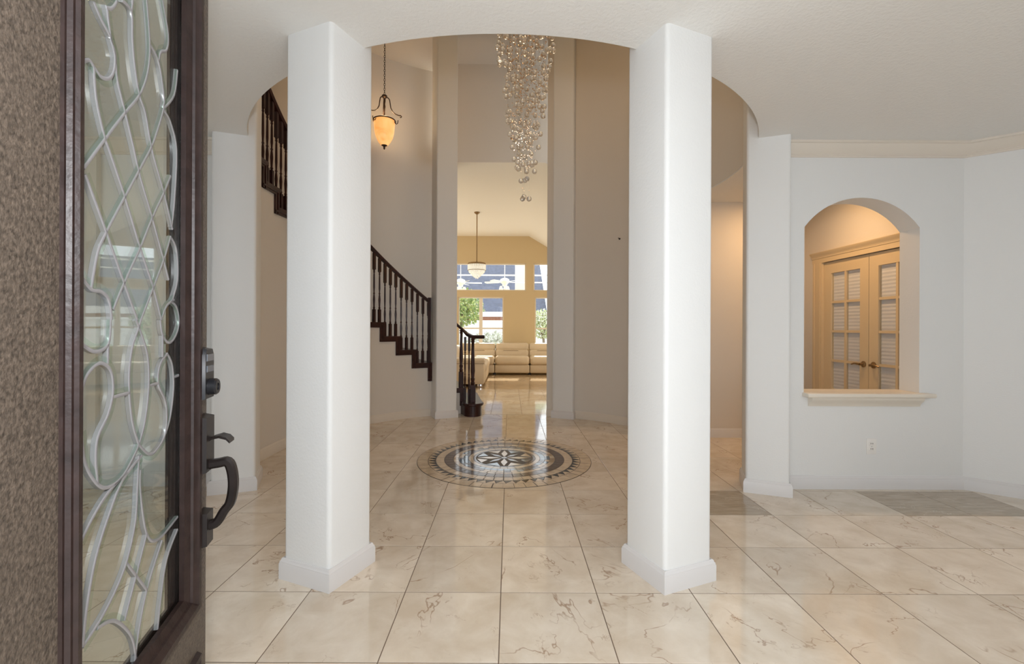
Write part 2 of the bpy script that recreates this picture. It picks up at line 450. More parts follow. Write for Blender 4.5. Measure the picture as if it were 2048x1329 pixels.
# ------------------------------------------------------------------ ceilings
R_HOLE = 2.185
def ceil_ring():
    mb = MB(); X0, X1, Y0, Y1 = -5.1, 5.1, -0.2, 5.75
    degs = []
    d = 112.0
    while d <= 360 - 66 + 1e-6: degs.append(d); d += 2.0
    def outer(dg):
        a = rad(dg); dx, dy = -math.sin(a), math.cos(a); t = 1e9
        for (b0, dd, c0) in ((X0, dx, CX), (X1, dx, CX), (Y0, dy, CY), (Y1, dy, CY)):
            if abs(dd) > 1e-6:
                q = (b0 - c0) / dd
                if q > 0: t = min(t, q)
        return (CX + dx * t, CY + dy * t)
    inn = [pol(q, R_HOLE) for q in degs]; out = [outer(q) for q in degs]
    # insert rectangle corners
    for i in range(len(degs) - 1):
        o0, o1 = out[i], out[i + 1]; poly = [inn[i], o0]
        for cx_, cy_ in ((X0, Y0), (X1, Y0), (X1, Y1), (X0, Y1)):
            ang = math.degrees(math.atan2(-(cx_ - CX), cy_ - CY)) % 360
            if degs[i] < ang < degs[i + 1]: poly.append((cx_, cy_))
        poly += [o1, inn[i + 1]]
        n = len(poly)
        vs = [(*p, CZ) for p in poly] + [(*p, CZ + 0.32) for p in poly]
        fs = [tuple(range(n))[::-1], tuple(range(n, 2 * n)), (n - 1, 0, n, 2 * n - 1)]
        mb.add(vs, fs)
    # corner between the left wall and the first ray of the fan
    p, q = inn[0], out[0]
    tri = [p, (-2.3, 3.63), (-5.1, 3.63), q]
    mb.add([(*v, CZ) for v in tri] + [(*v, CZ + 0.32) for v in tri], [(0, 1, 2, 3), (4, 7, 6, 5), (0, 4, 5, 1), (1, 5, 6, 2)])
    return mb
struct(ceil_ring(), 'ceiling', CEIL, 'white textured foyer ceiling cut by a round opening', 'ceiling', 20)
struct(MB().box(-5.2, 3.9, 1.7, 7.9, TOP, TOP + 0.2), 'ceiling_round_hall', WARM, 'high flat ceiling above the round hall', 'ceiling')
struct(MB().box(-5.4, 5.4, -0.2, 1.7, CZ + 0.33, CZ + 0.5).box(3.9, 5.4, 1.7, 6.0, CZ + 0.33, CZ + 0.5), 'roof_light_block', PAINT, 'unseen roof slab added above the foyer to block sun and sky', 'roof')  # unseen slab added so sun and sky do not leak in from above

# ------------------------------------------------------------------ walls of the foyer
YR = 3.60; WT = 0.185
NX0, NX1, NZ0, NZS, NZA = 2.335, 3.25, 0.76, 2.075, 2.31
def arch_z(x):
    hw = (NX1 - NX0) / 2; rise = NZA - NZS; R = (hw * hw + rise * rise) / (2 * rise); xc = (NX0 + NX1) / 2
    return NZA - R + math.sqrt(max(0, R * R - (x - xc) ** 2))
def arch_wall():
    mb = MB(); xs = [NX0 + (NX1 - NX0) * i / 24 for i in range(25)]
    outer = [(2.0, 0), (3.72, 0), (3.72, CZ + .1), (2.0, CZ + .1)]
    for y, flip in ((YR, 1), (YR + WT, -1)):
        fs = []
        V = [(2.0, y, 0), (NX0, y, 0), (NX1, y, 0), (3.72, y, 0), (2.0, y, CZ + .1), (NX0, y, CZ + .1), (NX1, y, CZ + .1), (3.72, y, CZ + .1), (NX0, y, NZ0), (NX1, y, NZ0)]
        mb.add(V, [(0, 1, 5, 4), (2, 3, 7, 6), (1, 2, 9, 8)])
        for i in range(24):
            a, b = xs[i], xs[i + 1]
            mb.add([(a, y, arch_z(a)), (b, y, arch_z(b)), (b, y, CZ + .1), (a, y, CZ + .1)], [(0, 1, 2, 3)])
    y0, y1 = YR, YR + WT
    prof = [(NX0, NZ0), (NX1, NZ0), (NX1, NZS)] + [(x, arch_z(x)) for x in xs[::-1][1:]]
    for i in range(len(prof)):
        a, b = prof[i], prof[(i + 1) % len(prof)]
        mb.add([(a[0], y0, a[1]), (b[0], y0, b[1]), (b[0], y1, b[1]), (a[0], y1, a[1])], [(0, 1, 2, 3)])
    mb.add([(2.0, y0, 0), (2.0, y1, 0), (2.0, y1, CZ + .1), (2.0, y0, CZ + .1)], [(0, 1, 2, 3)])
    return mb
wr = struct(arch_wall(), 'wall_right', PAINT, 'pale foyer wall with an arched pass-through opening', 'wall')
struct(MB().prism([(3.60, 3.60), (4.80, 2.69), (4.95, 2.80), (3.72, 3.785)], 0, CZ + .1), 'wall_right_angled', PAINT, 'angled pale wall at the right edge beside the arched opening wall', 'wall')
struct(MB().box(4.8, 4.95, 0.1, 2.75, 0, CZ + .1), 'wall_right_side', PAINT, 'pale side wall of the foyer out to the right', 'wall')
struct(MB().box(-3.72, -2.2, YR, YR + WT, 0, CZ + .1), 'wall_left', PAINT, 'pale foyer wall seen behind the open leaded glass door', 'wall')
struct(MB().prism([(-3.60, 3.60), (-4.80, 2.69), (-4.95, 2.80), (-3.72, 3.785)], 0, CZ + .1), 'wall_left_angled', PAINT, 'angled pale wall seen through the leaded door glass', 'wall')
struct(MB().box(-4.95, -4.8, 0.1, 2.75, 0, CZ + .1), 'wall_left_side', PAINT, 'pale side wall of the foyer out to the left', 'wall')
# front wall with doorway and two openings added for daylight (behind the camera)
fw = MB()
Y0, Y1 = 0.10, 0.30
for sg in (-1, 1):
    e = 0.66 if sg < 0 else 1.25
    for xa, xb, za, zb in ((e, 2.7, 0, CZ + .1), (3.8, 4.9, 0, CZ + .1), (2.7, 3.8, 0, .6), (2.7, 3.8, 2.35, CZ + .1)):
        fw.box(min(sg * xa, sg * xb), max(sg * xa, sg * xb), Y0, Y1, za, zb)
fw.box(-0.66, 1.25, Y0, Y1, 2.46, CZ + .1)
struct(fw, 'wall_front', PAINT, 'front entrance wall with wide doorway and two openings added for daylight', 'wall')

# hall behind the arched opening
hw = MB().box(2.0, 3.05, 5.28, 5.45, 0, CZ + .1).box(2.9, 3.8, 5.60, 5.75, 0, CZ + .1).box(2.9, 3.05, 5.28, 5.75, 0, CZ + .1)
struct(hw, 'wall_hall_back', WARM, 'warm lit back wall of the side hall', 'wall')
DX = 3.64
hs = MB().box(DX, DX + .14, 3.78, 3.93, 0, CZ + .1).box(DX, DX + .14, 5.30, 5.62, 0, CZ + .1).box(DX, DX + .14, 3.93, 5.30, 2.05, CZ + .1)
struct(hs, 'wall_hall_side', WARM, 'warm lit hall wall around the french doors', 'wall')
struct(MB().box(DX + .3, DX + .36, 3.6, 5.8, 0, CZ), 'wall_closet', PAINT, 'plain wall of the room behind the french doors', 'wall')

# round hall walls
struct(arcshell(MB(), 2.14, 2.28, -16, -68, 0, TOP, 30), 'wall_round_right', WARM, 'tall curved wall right of the living room opening', 'wall')
struct(arcshell(MB(), R_HOLE - .003, R_HOLE + .12, -64, -248, CZ + 0.010, TOP, 90), 'wall_round_upper', WARM, 'curved upper drum wall above the foyer ceiling edge', 'wall')
struct(arcshell(MB(), 3.30, 3.42, 24.5, 106, 0, TOP, 50), 'wall_stair_outer', WARM, 'tall curved wall behind the stairs', 'wall')
# unseen radial wall added at the stair head to stop sky light leaking in
a, b, c, d = pol(110, 2.2), pol(108, 3.5), pol(112, 3.5), pol(113, 2.2)
struct(MB().prism([a, b, c, d], CZ + .03, TOP), 'wall_light_block', WARM, 'short wall added at the head of the stairs to block sky light', 'wall')
struct(MB().box(-5.2, -3.3, 3.6, 3.8, CZ + .03, TOP), 'wall_stair_end', WARM, 'upper wall beside the head of the stairs', 'wall')

# living room shell
LX0, LX1, LY0, LY1 = -5.0, 2.9, 7.30, 13.20
LZ, LXB, SL = 3.92, 0.555, 0.60
def lz(x): return LZ - max(0, x - LXB) * SL if x > -3 else LZ - max(0, -3.6 - x) * SL
hd = MB()
hd.prism([(-1.13, LZ + .004), (LXB, LZ + .004), (1.25, lz(1.25) + .004), (1.25, TOP), (-1.13, TOP)], LY0, LY0 + .15, lambda a, b, c: (a, c, b))
hd.box(LX0, -1.72, LY0, LY0 + .15, 0, TOP).prism([(-1.425, 7.452), (-1.13, 7.587), (-1.13, 7.70), (-1.47, 7.56)], 0, TOP).box(1.25, LX1 + .1, LY0, LY0 + .15, 0, TOP)
struct(hd, 'wall_back_header', WARM, 'high wall above the tall opening to the living room', 'wall')
lc = MB()
def lstrip(xa, xb, ya, yb):
    q = sorted({xa, xb, *[b for b in (-3.6, LXB) if xa < b < xb]})
    lc.prism([(x, lz(x)) for x in q] + [(xb, LZ + .3), (xa, LZ + .3)], ya, yb, lambda a, b, c: (a, c, b))
lstrip(LX0 - .1, LX1 + .1, 7.72, LY1 + .15)
lstrip(-1.12, LX1 + .1, LY0 + .002, 7.72)
lstrip(LX0 - .1, -1.74, LY0 + .152, 7.72)
struct(lc, 'ceiling_living_room', LCEIL, 'cream vaulted living room ceiling with a sloping side', 'ceiling')
struct(MB().box(LX0 - .15, LX0, LY0, LY1 + .15, 0, LZ + .2), 'wall_living_left', TAN, 'tan left wall of the living room', 'wall')
struct(MB().box(LX1, LX1 + .15, LY0, LY1 + .15, 0, LZ + .2), 'wall_living_right', TAN, 'tan right wall of the living room', 'wall')
WINS = [(-1.95, 0.476, 2.33, 3.13), (0.69, 1.75, 2.33, 3.13), (-1.50, -0.173, 0.60, 2.15), (0.735, 2.06, 0.60, 2.15)]
fwl = MB()
xs = sorted({LX0, LX1, *[w[0] for w in WINS], *[w[1] for w in WINS]}); zs = sorted({0, LZ + .2, *[w[2] for w in WINS], *[w[3] for w in WINS]})
for i in range(len(xs) - 1):
    for j in range(len(zs) - 1):
        mx, mz = (xs[i] + xs[i + 1]) / 2, (zs[j] + zs[j + 1]) / 2
        if any(w[0] < mx < w[1] and w[2] < mz < w[3] for w in WINS): continue
        fwl.box(xs[i], xs[i + 1], LY1, LY1 + .15, zs[j], zs[j + 1])
struct(fwl, 'wall_living_back', TAN, 'tan living room wall with two rows of windows', 'wall', 0)
WTRIM = mat('cream_window_frame', (0.80, 0.73, 0.62), 0.4)
for k, (x0, x1, z0, z1) in enumerate(WINS):
    lab = ['wide upper window left above the sofa', 'upper window at right above the sofa', 'lower double window at left behind the sofa', 'lower window at right behind the sofa'][k]
    w = thing('window_%d' % (k + 1), ((x0 + x1) / 2, LY1, z0), lab, 'window', None, 'structure')
    f = 0.035; y0, y1 = LY1 + .05, LY1 + .11
    fr = MB().box(x0, x0 + f, y0, y1, z0, z1).box(x1 - f, x1, y0, y1, z0, z1).box(x0 + f, x1 - f, y0, y1, z1 - f, z1).box(x0 + f, x1 - f, y0, y1, z0, z0 + f)
    build(fr, 'window_frame', WTRIM, w)
    if k < 2:
        build(MB().box(x0 + f, x1 - f, y0 + .025, y0 + .031, z0 + f, z1 - f), 'pane', PANE, w)
    else:
        xm = (x0 + x1) / 2; zm = 1.235
        build(MB().box(xm - .05, xm + .05, y0 - .01, y1, z0 + f, z1 - f), 'mullion', WTRIM, w)
        for xa, xb in ((x0 + f, xm - .05), (xm + .05, x1 - f)):
            build(MB().box(xa, xb, y0 - .005, y1 - .01, zm - .022, zm + .022), 'meeting_rail', WTRIM, w)
            build(MB().box(xa, xb, y0 + .025, y0 + .031, zm + .022, z1 - f), 'pane', PANE, w)
            build(MB().box(xa, xb, y0 + .010, y0 + .016, z0 + f, zm - .022), 'pane', PANE, w)
        build(MB().box(x0 - .03, x1 + .03, LY1 - .05, LY1 + .06, z0 - .03, z0), 'window_sill', WTRIM, w)

# ------------------------------------------------------------------ pillars
def round_square(h, r, n=5):
    P = []
    for cx_, cy_, a0 in ((h - r, h - r, 0), (-h + r, h - r, 90), (-h + r, -h + r, 180), (h - r, -h + r, 270)):
        for i in range(n + 1):
            a = rad(a0 + 90 * i / n); P.append((cx_ + r * math.cos(a), cy_ + r * math.sin(a)))
    return P
BPROF = [(0, 0), (0.0155, 0), (0.0155, 0.078), (0.013, 0.082), (0.013, 0.088), (0.008, 0.094), (0.007, 0.100), (0.003, 0.105), (0, 0.105)]
PILLARS = [(157.0, 2.26, 'white square pillar standing front left beside the open front door'),
           (-157.0, 2.26, 'white square pillar standing front right of the floor medallion'),
           (112.0, 2.27, 'white pillar seen just right of the bronze door handle'),
           (-112.0, 2.25, 'white pillar next to the wall with the arched opening'),
           (68.0, 2.27, 'white pillar hidden behind the front left pillar at the stairs'),
           (-68.0, 2.25, 'white pillar hidden behind the front right pillar by the hall'),
           (23.6, 2.19, 'tall pilaster left of the living room opening beside the staircase foot'),
           (-23.0, 2.19, 'tall pilaster right of the living room opening beside the curved wall')]
for dg, R, lab in PILLARS:
    p = pol(dg, R)
    t = local_thing('pillar', (p[0], p[1], 0), lab, 'pillar', 'pillars around the round hall', None, rad(dg))
    build(MB().prism(round_square(0.150, 0.022), 0, TOP), 'shaft', PAINT, t)
    h = 0.150
    build(MB().sweep(BPROF, [(h, h, 0), (h, -h, 0), (-h, -h, 0), (-h, h, 0)], True), 'baseboard', TRIM, t)

# ------------------------------------------------------------------ baseboards and crown
def bb(name, path, label, m=TRIM):
    return struct(MB().sweep(BPROF, path), name, m, label, 'baseboard')
bb('baseboard_right', [(2.0, YR, 0), (3.60, YR, 0), (4.80, 2.69, 0)][::-1], 'pale baseboard along the wall under the arched opening')
bb('baseboard_left', [(-4.80, 2.69, 0), (-3.60, YR, 0), (-2.2, YR, 0)][::-1], 'pale baseboard along the wall behind the front door')
bb('baseboard_hall', [(3.0, 5.28, 0), (2.0, 5.28, 0)], 'pale baseboard of the side hall')
WBASE = mat('warm_trim_paint', (0.70, 0.64, 0.56), 0.4)
bb('baseboard_round_right', [(*q, 0) for q in arcpts(-66, -16, 2.14, 26)], 'pale baseboard at the foot of the tall curved right wall', WBASE)
bb('baseboard_stairs', [(*q, 0) for q in arcpts(26, 110, 2.30, 40)], 'pale baseboard under the curved stairs', WBASE)
CPROF = [(0, 0), (0.012, 0), (0.014, 0.010), (0.020, 0.014), (0.020, 0.022), (0.034, 0.034), (0.050, 0.055), (0.062, 0.075), (0.068, 0.088), (0.080, 0.092), (0.082, 0.108), (0, 0.108)]
for k, (pth, lab) in enumerate((([(2.0, YR, CZ - .108), (3.60, YR, CZ - .108), (4.80, 2.69, CZ - .108)], 'cream crown moulding above the arched opening'),
                                ([(-4.80, 2.69, CZ - .108), (-3.60, YR, CZ - .108), (-2.2, YR, CZ - .108)], 'cream crown moulding behind the front door'))):
    struct(MB().sweep(CPROF, pth[::-1]), 'trim_%d' % (k + 1), mat('warm_crown_paint', (0.72, 0.66, 0.58), 0.45), lab, 'crown moulding')
# sill of the arched opening
sl = thing('trim_3', (2.8, YR, NZ0), 'painted sill with moulding under the arched opening', 'sill', None, 'structure')
sx0, sx1 = NX0 - .012, NX1 + .075
build(MB().rbox(sx0, sx1, YR - .075, YR + .02, NZ0 - .028, NZ0 + .004, .008).box(NX0 + .002, NX1 - .002, YR + .02, YR + WT + .02, NZ0 - .02, NZ0 + .004), 'sill_board', CREAM, sl)
mp = [(0, 0), (0.010, 0), (0.014, 0.012), (0.026, 0.030), (0.044, 0.046), (0.052, 0.060), (0.055, 0.076), (0, 0.076)]
build(MB().sweep(mp, [(sx1 - .075, YR, NZ0 - .104), (sx0 + .045, YR, NZ0 - .104)]), 'apron_moulding', mat('pale_sill_paint', (0.74, 0.69, 0.61), 0.4), sl)
# power outlet
ox, oz = (1743 - 1019) / 908 * YR, EYE - (893 - 658) / 908 * YR
ot = thing('power_outlet', (ox, YR, oz), 'white double power outlet on the wall below the arched opening', 'outlet')
build(MB().rbox(ox - .040, ox + .040, YR - .006, YR + .002, oz - .062, oz + .062, .003), 'cover_plate', OUTLET, ot)
for s in (-1, 1):
    zc = oz + s * .021
    r_ = build(MB().rbox(ox - .017, ox + .017, YR - .009, YR - .004, zc - .015, zc + .015, .003), 'receptacle', OUTLET, ot)
    for q in (-.007, .007): build(MB().box(ox + q - .0018, ox + q + .0018, YR - .0098, YR - .0085, zc - .003, zc + .007), 'slot', DARK, r_)
build(MB().lathe([(.004, 0), (.004, .003), (.002, .004)], fn=lambda x, y, z: (ox + x, YR - .005 - z, oz + y), seg=10), 'screw', CHROME, ot)
# little dark hook on the curved wall
hd_ = -math.degrees(math.atan2(1.49, 1.55))
hx = pol(-44.5, 2.14); hz = EYE + (656 - 478) / 908 * hx[1]
hk = MB().tube([(*pol(-44.5, 2.145), hz), (*pol(-44.5, 2.115), hz), (*pol(-44.5, 2.105), hz + .012)], .004, 6)
hk.lathe([(.013, 0), (.013, .004), (.008, .007)], fn=lambda x, y, z: (pol(-44.5, 2.14 - z)[0] + x * .7, pol(-44.5, 2.14 - z)[1] - x * .7, hz + y), seg=12)
tag(build(hk, 'wall_hook', IRON), 'tiny dark hook on the tall curved right wall', 'hook')

# ------------------------------------------------------------------ staircase
RISE, TH1, DTH = 0.19, 9.6, 5.93
NST = 16
RI, RO = 2.30, 3.28
YCLIP = 7.55
def th(n): return TH1 + (n - 1) * DTH
st = thing('staircase', (*pol(40, 2.6), 0), 'curved staircase with dark wood steps, turned balusters and handrail', 'staircase')
iw = MB()
def rout(dg):
    c = math.cos(rad(dg)); r = RO
    if c > 0: r = min(r, (YCLIP - CY) / c)
    return r
WHITE_R = mat('white_riser_paint', (0.74, 0.71, 0.66), 0.45)
for n in range(1, NST + 1):
    a0, a1 = th(n), th(n + 1); z = RISE * n
    if n > 1:
        K = 4
        inn = [pol(a0 - .7 + (a1 - a0 + .7) * k / K, RI - .028) for k in range(K + 1)]
        out = [pol(a0 - .7 + (a1 - a0 + .7) * k / K, rout(a0 - .7 + (a1 - a0 + .7) * k / K)) for k in range(K + 1)]
        build(MB().prism(inn + out[::-1], z - .034, z), 'tread', DWOOD, st)
        build(MB().prism([pol(a0, RI), pol(a0, rout(a0)), pol(a0 + .5, rout(a0 + .5)), pol(a0 + .5, RI)], z - RISE, z - .034), 'riser', DWOOD, st)
        # stepped dark edge moulding on the open side
        sk = MB()
        arcshell(sk, RI - .018, RI + .01, a0, a1 + 1.4, z - .072, z - .034, 5)
        arcshell(sk, RI - .026, RI - .016, a0, a1 + 1.4, z - .050, z - .034, 5)
        arcshell(sk, RI - .018, RI + .01, a0, a0 + 1.4, z - RISE - .072, z - .034, 2)
        arcshell(sk, RI - .026, RI - .016, a0, a0 + .5, z - RISE - .072, z - .034, 2)
        build(sk, 'edge_moulding', DWOOD, st, 0)
    arcshell(iw, RI, RI + .10, a0 + (1.2 if n > 1 else 3), a1 + 1.2, 0, z - .05, 5)
struct(iw, 'wall_stair_inner', WARM, 'curved wall below the open side of the stairs', 'wall')
# bullnose first step
bx, by = -0.525, 6.535
b1 = MB().lathe([(.128, 0), (.128, .150)], (bx, by, 0), 28)
a = pol(TH1 + .4, RI); 
b1.prism([(bx + .10, by + .05), pol(TH1, rout(TH1)), pol(th(2) + 1, rout(th(2) + 1)), pol(th(2) + 1, RI - .02), (bx - .06, by - .115)], 0, .150)
s1 = build(b1, 'bullnose_riser', DWOOD, st)
t1 = MB().lathe([(.150, .150), (.158, .160), (.158, .180), (.150, .187)], (bx, by, 0), 28)
t1.prism([(bx + .13, by + .08), (pol(TH1, rout(TH1))[0] + .04, YCLIP), pol(th(2) + 1, rout(th(2) + 1)), pol(th(2) + 1, RI - .03), (bx - .05, by - .152)], .150, .1865)
build(t1, 'bullnose_tread', DWOOD, st)

def sq(h): return [(-h, -h), (h, -h), (h, h), (-h, h)]
def baluster_mesh(L, top):
    mb = MB(); h = .0165
    mb.prism(sq(h), 0, .17); mb.prism(sq(h), L - top, L)
    z0, z1 = .17, L - top
    pr = [(.0155, 0), (.011, .012), (.016, .022), (.010, .034), (.0125, .08), (.0155, .13), (.0120, .175), (.0085, .20), (.014, .212), (.0085, .224), (.0095, .25)]
    Lm = z1 - z0
    pr += [(.0125, Lm * .55), (.0105, Lm - .07), (.0080, Lm - .045), (.014, Lm - .030), (.0095, Lm - .020), (.0155, Lm)]
    mb.lathe([(r, z0 + z) for r, z in pr], (0, 0, 0), 8)
    return mb.mesh('baluster', 40)
RAILH = 0.875
def nose(dg): return RISE * ((dg - TH1) / DTH + 1)
bmeshes = {}
RB = RI + .035
for n in range(1, NST + 1):
    for k in range(3):
        dg = th(n) + DTH * (k + .5) / 3
        if any(abs(dg - q) < 4.4 for q in (23.6, 68.0)) or dg > 107.5: continue
        if n == 1: continue
        if dg < 17.3: continue
        L = nose(dg) + RAILH - .052 - RISE * n
        key = (round(L, 3))
        if key not in bmeshes:
            bmeshes[key] = baluster_mesh(L, .15 + (L - .80) * .6); bmeshes[key].materials.append(DWOOD)
        o = link('baluster', bmeshes[key], None, st); o.location = pol(dg, RB, RISE * n); o.rotation_euler = (0, 0, rad(dg))
Lb = 1.155 - RISE - .03
bq = baluster_mesh(Lb, .2); bq.materials.append(DWOOD)
for q_ in ((-0.655, 6.715), (-0.588, 6.625)):
    o = link('baluster', bq, None, st); o.location = (*q_, RISE); o.rotation_euler = (0, 0, rad(12))
HP = [(-.022, -.052), (.022, -.052), (.026, -.040), (.031, -.030), (.033, -.014), (.024, -.003), (0, 0), (-.024, -.003), (-.033, -.014), (-.031, -.030), (-.026, -.040)]
for d0, d1 in ((28.2, 63.6), (72.4, 107.6)):
    build(MB().sweep(HP, [pol(d0 + (d1 - d0) * i / 24, RB, nose(d0 + (d1 - d0) * i / 24) + RAILH) for i in range(25)]), 'handrail', DWOOD, st)
# foot of the handrail, level over the newel
ze = 1.155
pts = [pol(20.5, RB, nose(20.5) + RAILH), pol(18.5, RB, nose(18.5) + RAILH), pol(16.2, RB, nose(16.2) + RAILH - .005), pol(14.2, RB - .03, 1.19), (bx + .0, by - .02, ze), (bx + .06, by, ze), (bx + .165, by + .01, ze)]
build(MB().sweep(HP, pts), 'handrail', DWOOD, st)
def newel_mesh(L, sc=1.0, cap=True):
    mb = MB()
    mb.prism(sq(.045 * sc), 0, L * .27)
    z0 = L * .27; Lm = L - z0
    pr = [(.044, 0), (.034, .015), (.044, .03), (.030, .045), (.036, .075), (.042, .09), (.030, .105), (.034, .16), (.040, .20), (.028, Lm * .75), (.026, Lm - .06), (.038, Lm - .045), (.028, Lm - .03), (.042, Lm)]
    mb.lathe([(r * sc, z0 + z) for r, z in pr], (0, 0, 0), 16)
    return mb.mesh('newel_post', 40)
nm = newel_mesh(ze - .05 - RISE, .80); nm.materials.append(DWOOD)
o = link('newel_post', nm, None, st); o.location = (bx, by - .01, RISE); o.rotation_euler = (0, 0, rad(12))
q = pol(16.3, RB); z = 2 * RISE
nm2 = newel_mesh(nose(16.3) + RAILH - .05 - z, .68); nm2.materials.append(DWOOD)
o = link('newel_post', nm2, None, st); o.location = (q[0], q[1], z); o.rotation_euler = (0, 0, rad(18))
q = pol(28.0, RB - .01)
build(MB().prism([(q[0] + u, q[1] + v) for u, v in sq(.022)], .49, nose(28.0) + RAILH + .035), 'wall_newel', DWOOD, st)

# ------------------------------------------------------------------ bubble chandelier in the round hall
BX, BY = 0.145, 4.45
ch = thing('bubble_chandelier', (BX, BY, TOP), 'long tapering chandelier of hanging clear glass balls in the round hall', 'chandelier')
build(MB().lathe([(.36, TOP - .06), (.37, TOP - .05), (.37, TOP - .001)], (BX, BY, 0), 40), 'ceiling_plate', CHROME, ch)
LED = mat('warm_lamp_lens', (1, 0.8, 0.55), 0.4, emit=(1.0, 0.62, 0.28), estr=70)
for i in range(9):
    a = 2 * PI * i / 8; r = .25 if i < 8 else 0
    build(MB().lathe([(.045, TOP - .08), (.05, TOP - .06)], (BX + r * math.cos(a), BY + r * math.sin(a), 0), 14), 'lamp', LED, ch)
def crad(z):      # outline radius of the ball cloud against height
    tab = [(2.50, .035), (2.60, .05), (2.74, .07), (2.86, .10), (3.0, .13), (3.25, .165), (3.5, .195), (3.75, .22), (3.95, .275), (4.2, .30), (4.7, .33)]
    for (z0, r0), (z1, r1) in zip(tab, tab[1:]):
        if z <= z1: return r0 + (r1 - r0) * (z - z0) / (z1 - z0)
    return tab[-1][1]
bm = bmesh.new(); bmesh.ops.create_icosphere(bm, subdivisions=3, radius=0.0255)
me_ball = bpy.data.meshes.new('glass_ball'); bm.to_mesh(me_ball); bm.free()
me_ball.polygons.foreach_set('use_smooth', [True] * len(me_ball.polygons)); me_ball.materials.append(CRYSTAL)
wires = MB(); beads = MB()
rng = random.Random(11)
balls = []
def px(x, y, d): return ((x - 1019 - (655 - y) * .0044) / 908 * d, EYE + (655 - y) / 908 * d)
for (x, y, dd) in ((1045, 398, 0), (1048, 394, .03), (1058, 398, -.02), (1042, 362, .02), (1054, 358, -.03), (1050, 361, .03), (1034, 335, .03), (1037, 338, -.04), (1053, 343, .0), (1069, 343, .04), (1046, 329, -.05), (1064, 330, .05)):
    X, Z = px(x, y, BY + dd); balls.append((X, BY + dd, Z))
z = 2.86; k = 0
while z < 4.75 and len(balls) < 292:
    R = crad(z); n = 1 + int(R / .045)
    for i in range(n):
        ok = False
        for _ in range(12):
            a = k * 2.39996 + rng.uniform(-.5, .5) + _ * .7; r = R * (1 if rng.random() < .62 else math.sqrt(rng.random()))
            p = (BX + r * math.cos(a), BY + r * math.sin(a), z + rng.uniform(-.03, .03))
            if all((p[0]-q[0])**2 + (p[1]-q[1])**2 + (p[2]-q[2])**2 > .052 ** 2 for q in balls): ok = True; break
        k += 1
        if ok: balls.append(p)
    z += .036
for p in balls:
    o = link('glass_ball', me_ball, None, ch); o.location = p
    if len(wires.v) < 4000: wires.tube([(p[0], p[1], p[2] + .026), (p[0], p[1], TOP - .06)], .0004, 3)
for p in balls:
    if p[2] < 2.86 or rng.random() < .6:
        zz = p[2] + rng.uniform(.06, .14)
        beads.ball((p[0], p[1], zz), .0055, 6, 4)
    if p[2] > 2.9:
        for _ in range(3):
            zz = p[2] + rng.uniform(-.1, .1); r = crad(zz) * math.sqrt(rng.random()) * .8; a = rng.uniform(0, 2 * PI)
            beads.ball((BX + r * math.cos(a), BY + r * math.sin(a), zz), rng.uniform(.004, .008), 6, 4)
o = build(wires, 'hanging_wires', mat('thin_steel_wire', (0.45, 0.42, 0.38), 0.4, metal=0.6), ch, 0); o['kind'] = 'stuff'
o = build(beads, 'small_beads', mat('gold_tinted_bead', (0.95, 0.68, 0.45), 0.15, metal=0.8), ch); o['kind'] = 'stuff'
cl = bpy.data.lights.new('chandelier_light', 'SPOT'); cl.energy = 30; cl.color = (1.0, 0.84, 0.64); cl.shadow_soft_size = .28; cl.spot_size = rad(165); cl.spot_blend = .6
co = bpy.data.objects.new('chandelier_light', cl); COL.objects.link(co); co.location = (BX, BY, TOP - .12); co.parent = ch; co.matrix_parent_inverse = BASE[ch.name]

# ------------------------------------------------------------------ pendant lantern over the stairs
PY = 6.6; PX = (769 - 1021) / 908 * PY
def pz(y): return EYE + (654 - y) / 908 * PY
pd = thing('pendant_lantern', (PX, PY, TOP), 'glowing amber glass bell pendant on a dark chain over the stairs', 'pendant lamp')
zt, zr, zb, zf = pz(196), pz(238), pz(291), pz(298)
build(MB().lathe([(.06, TOP), (.06, TOP - .015), (.03, TOP - .04), (.01, TOP - .05)], (PX, PY, 0), 20), 'ceiling_canopy', IRON, pd)
chn = MB(); zz = TOP - .04; i = 0
while zz > zt + .05:
    c = []
    for k in range(10):
        a = 2 * PI * k / 10; u = .011 * math.cos(a); w = .022 * math.sin(a)
        c.append((PX + (u if i % 2 else 0), PY + (0 if i % 2 else u), zz - .022 + w))
    chn.tube(c, .0032, 5, True); zz -= .034; i += 1
build(chn, 'chain', IRON, pd)
build(MB().lathe([(.006, .05), (.016, .045), (.036, .035), (.040, .028), (.040, .012), (.028, 0), (.016, -.01), (.016, -.05), (.010, -.09), (.016, -.13), (.010, -.16), (.010, zr - zt + .0)], (PX, PY, zt), 16), 'stem', IRON, pd)
for s in range(3):
    a = rad(-6 + 120 * s); ca, sa = math.cos(a), math.sin(a)
    prof = [(.03, zt + .005), (.055, zt - .005), (.075, zt - .03), (.085, zt - .08), (.095, zt - .15), (.125, zt - .21), (.165, zt - .245), (.21, zt - .265), (.245, zt - .27), (.258, zt - .285), (.245, zt - .300), (.235, zt - .288)]
    build(MB().tube([(PX + r * ca, PY + r * sa, zz) for r, zz in prof], .0075, 7), 'scroll_arm', IRON, pd)
    prof = [(.150, zr - .045), (.165, zr - .075), (.185, zr - .085), (.20, zr - .07), (.205, zr - .03)]
    build(MB().tube([(PX + r * ca, PY + r * sa, zz) for r, zz in prof], .006, 6), 'bracket', IRON, pd)
build(MB().tube([(PX + .157 * math.cos(2 * PI * k / 28), PY + .157 * math.sin(2 * PI * k / 28), zr - .03) for k in range(28)], .009, 6, True), 'rim_ring', IRON, pd)
AMB = bpy.data.materials.new('amber_alabaster_glass'); AMB.use_nodes = True
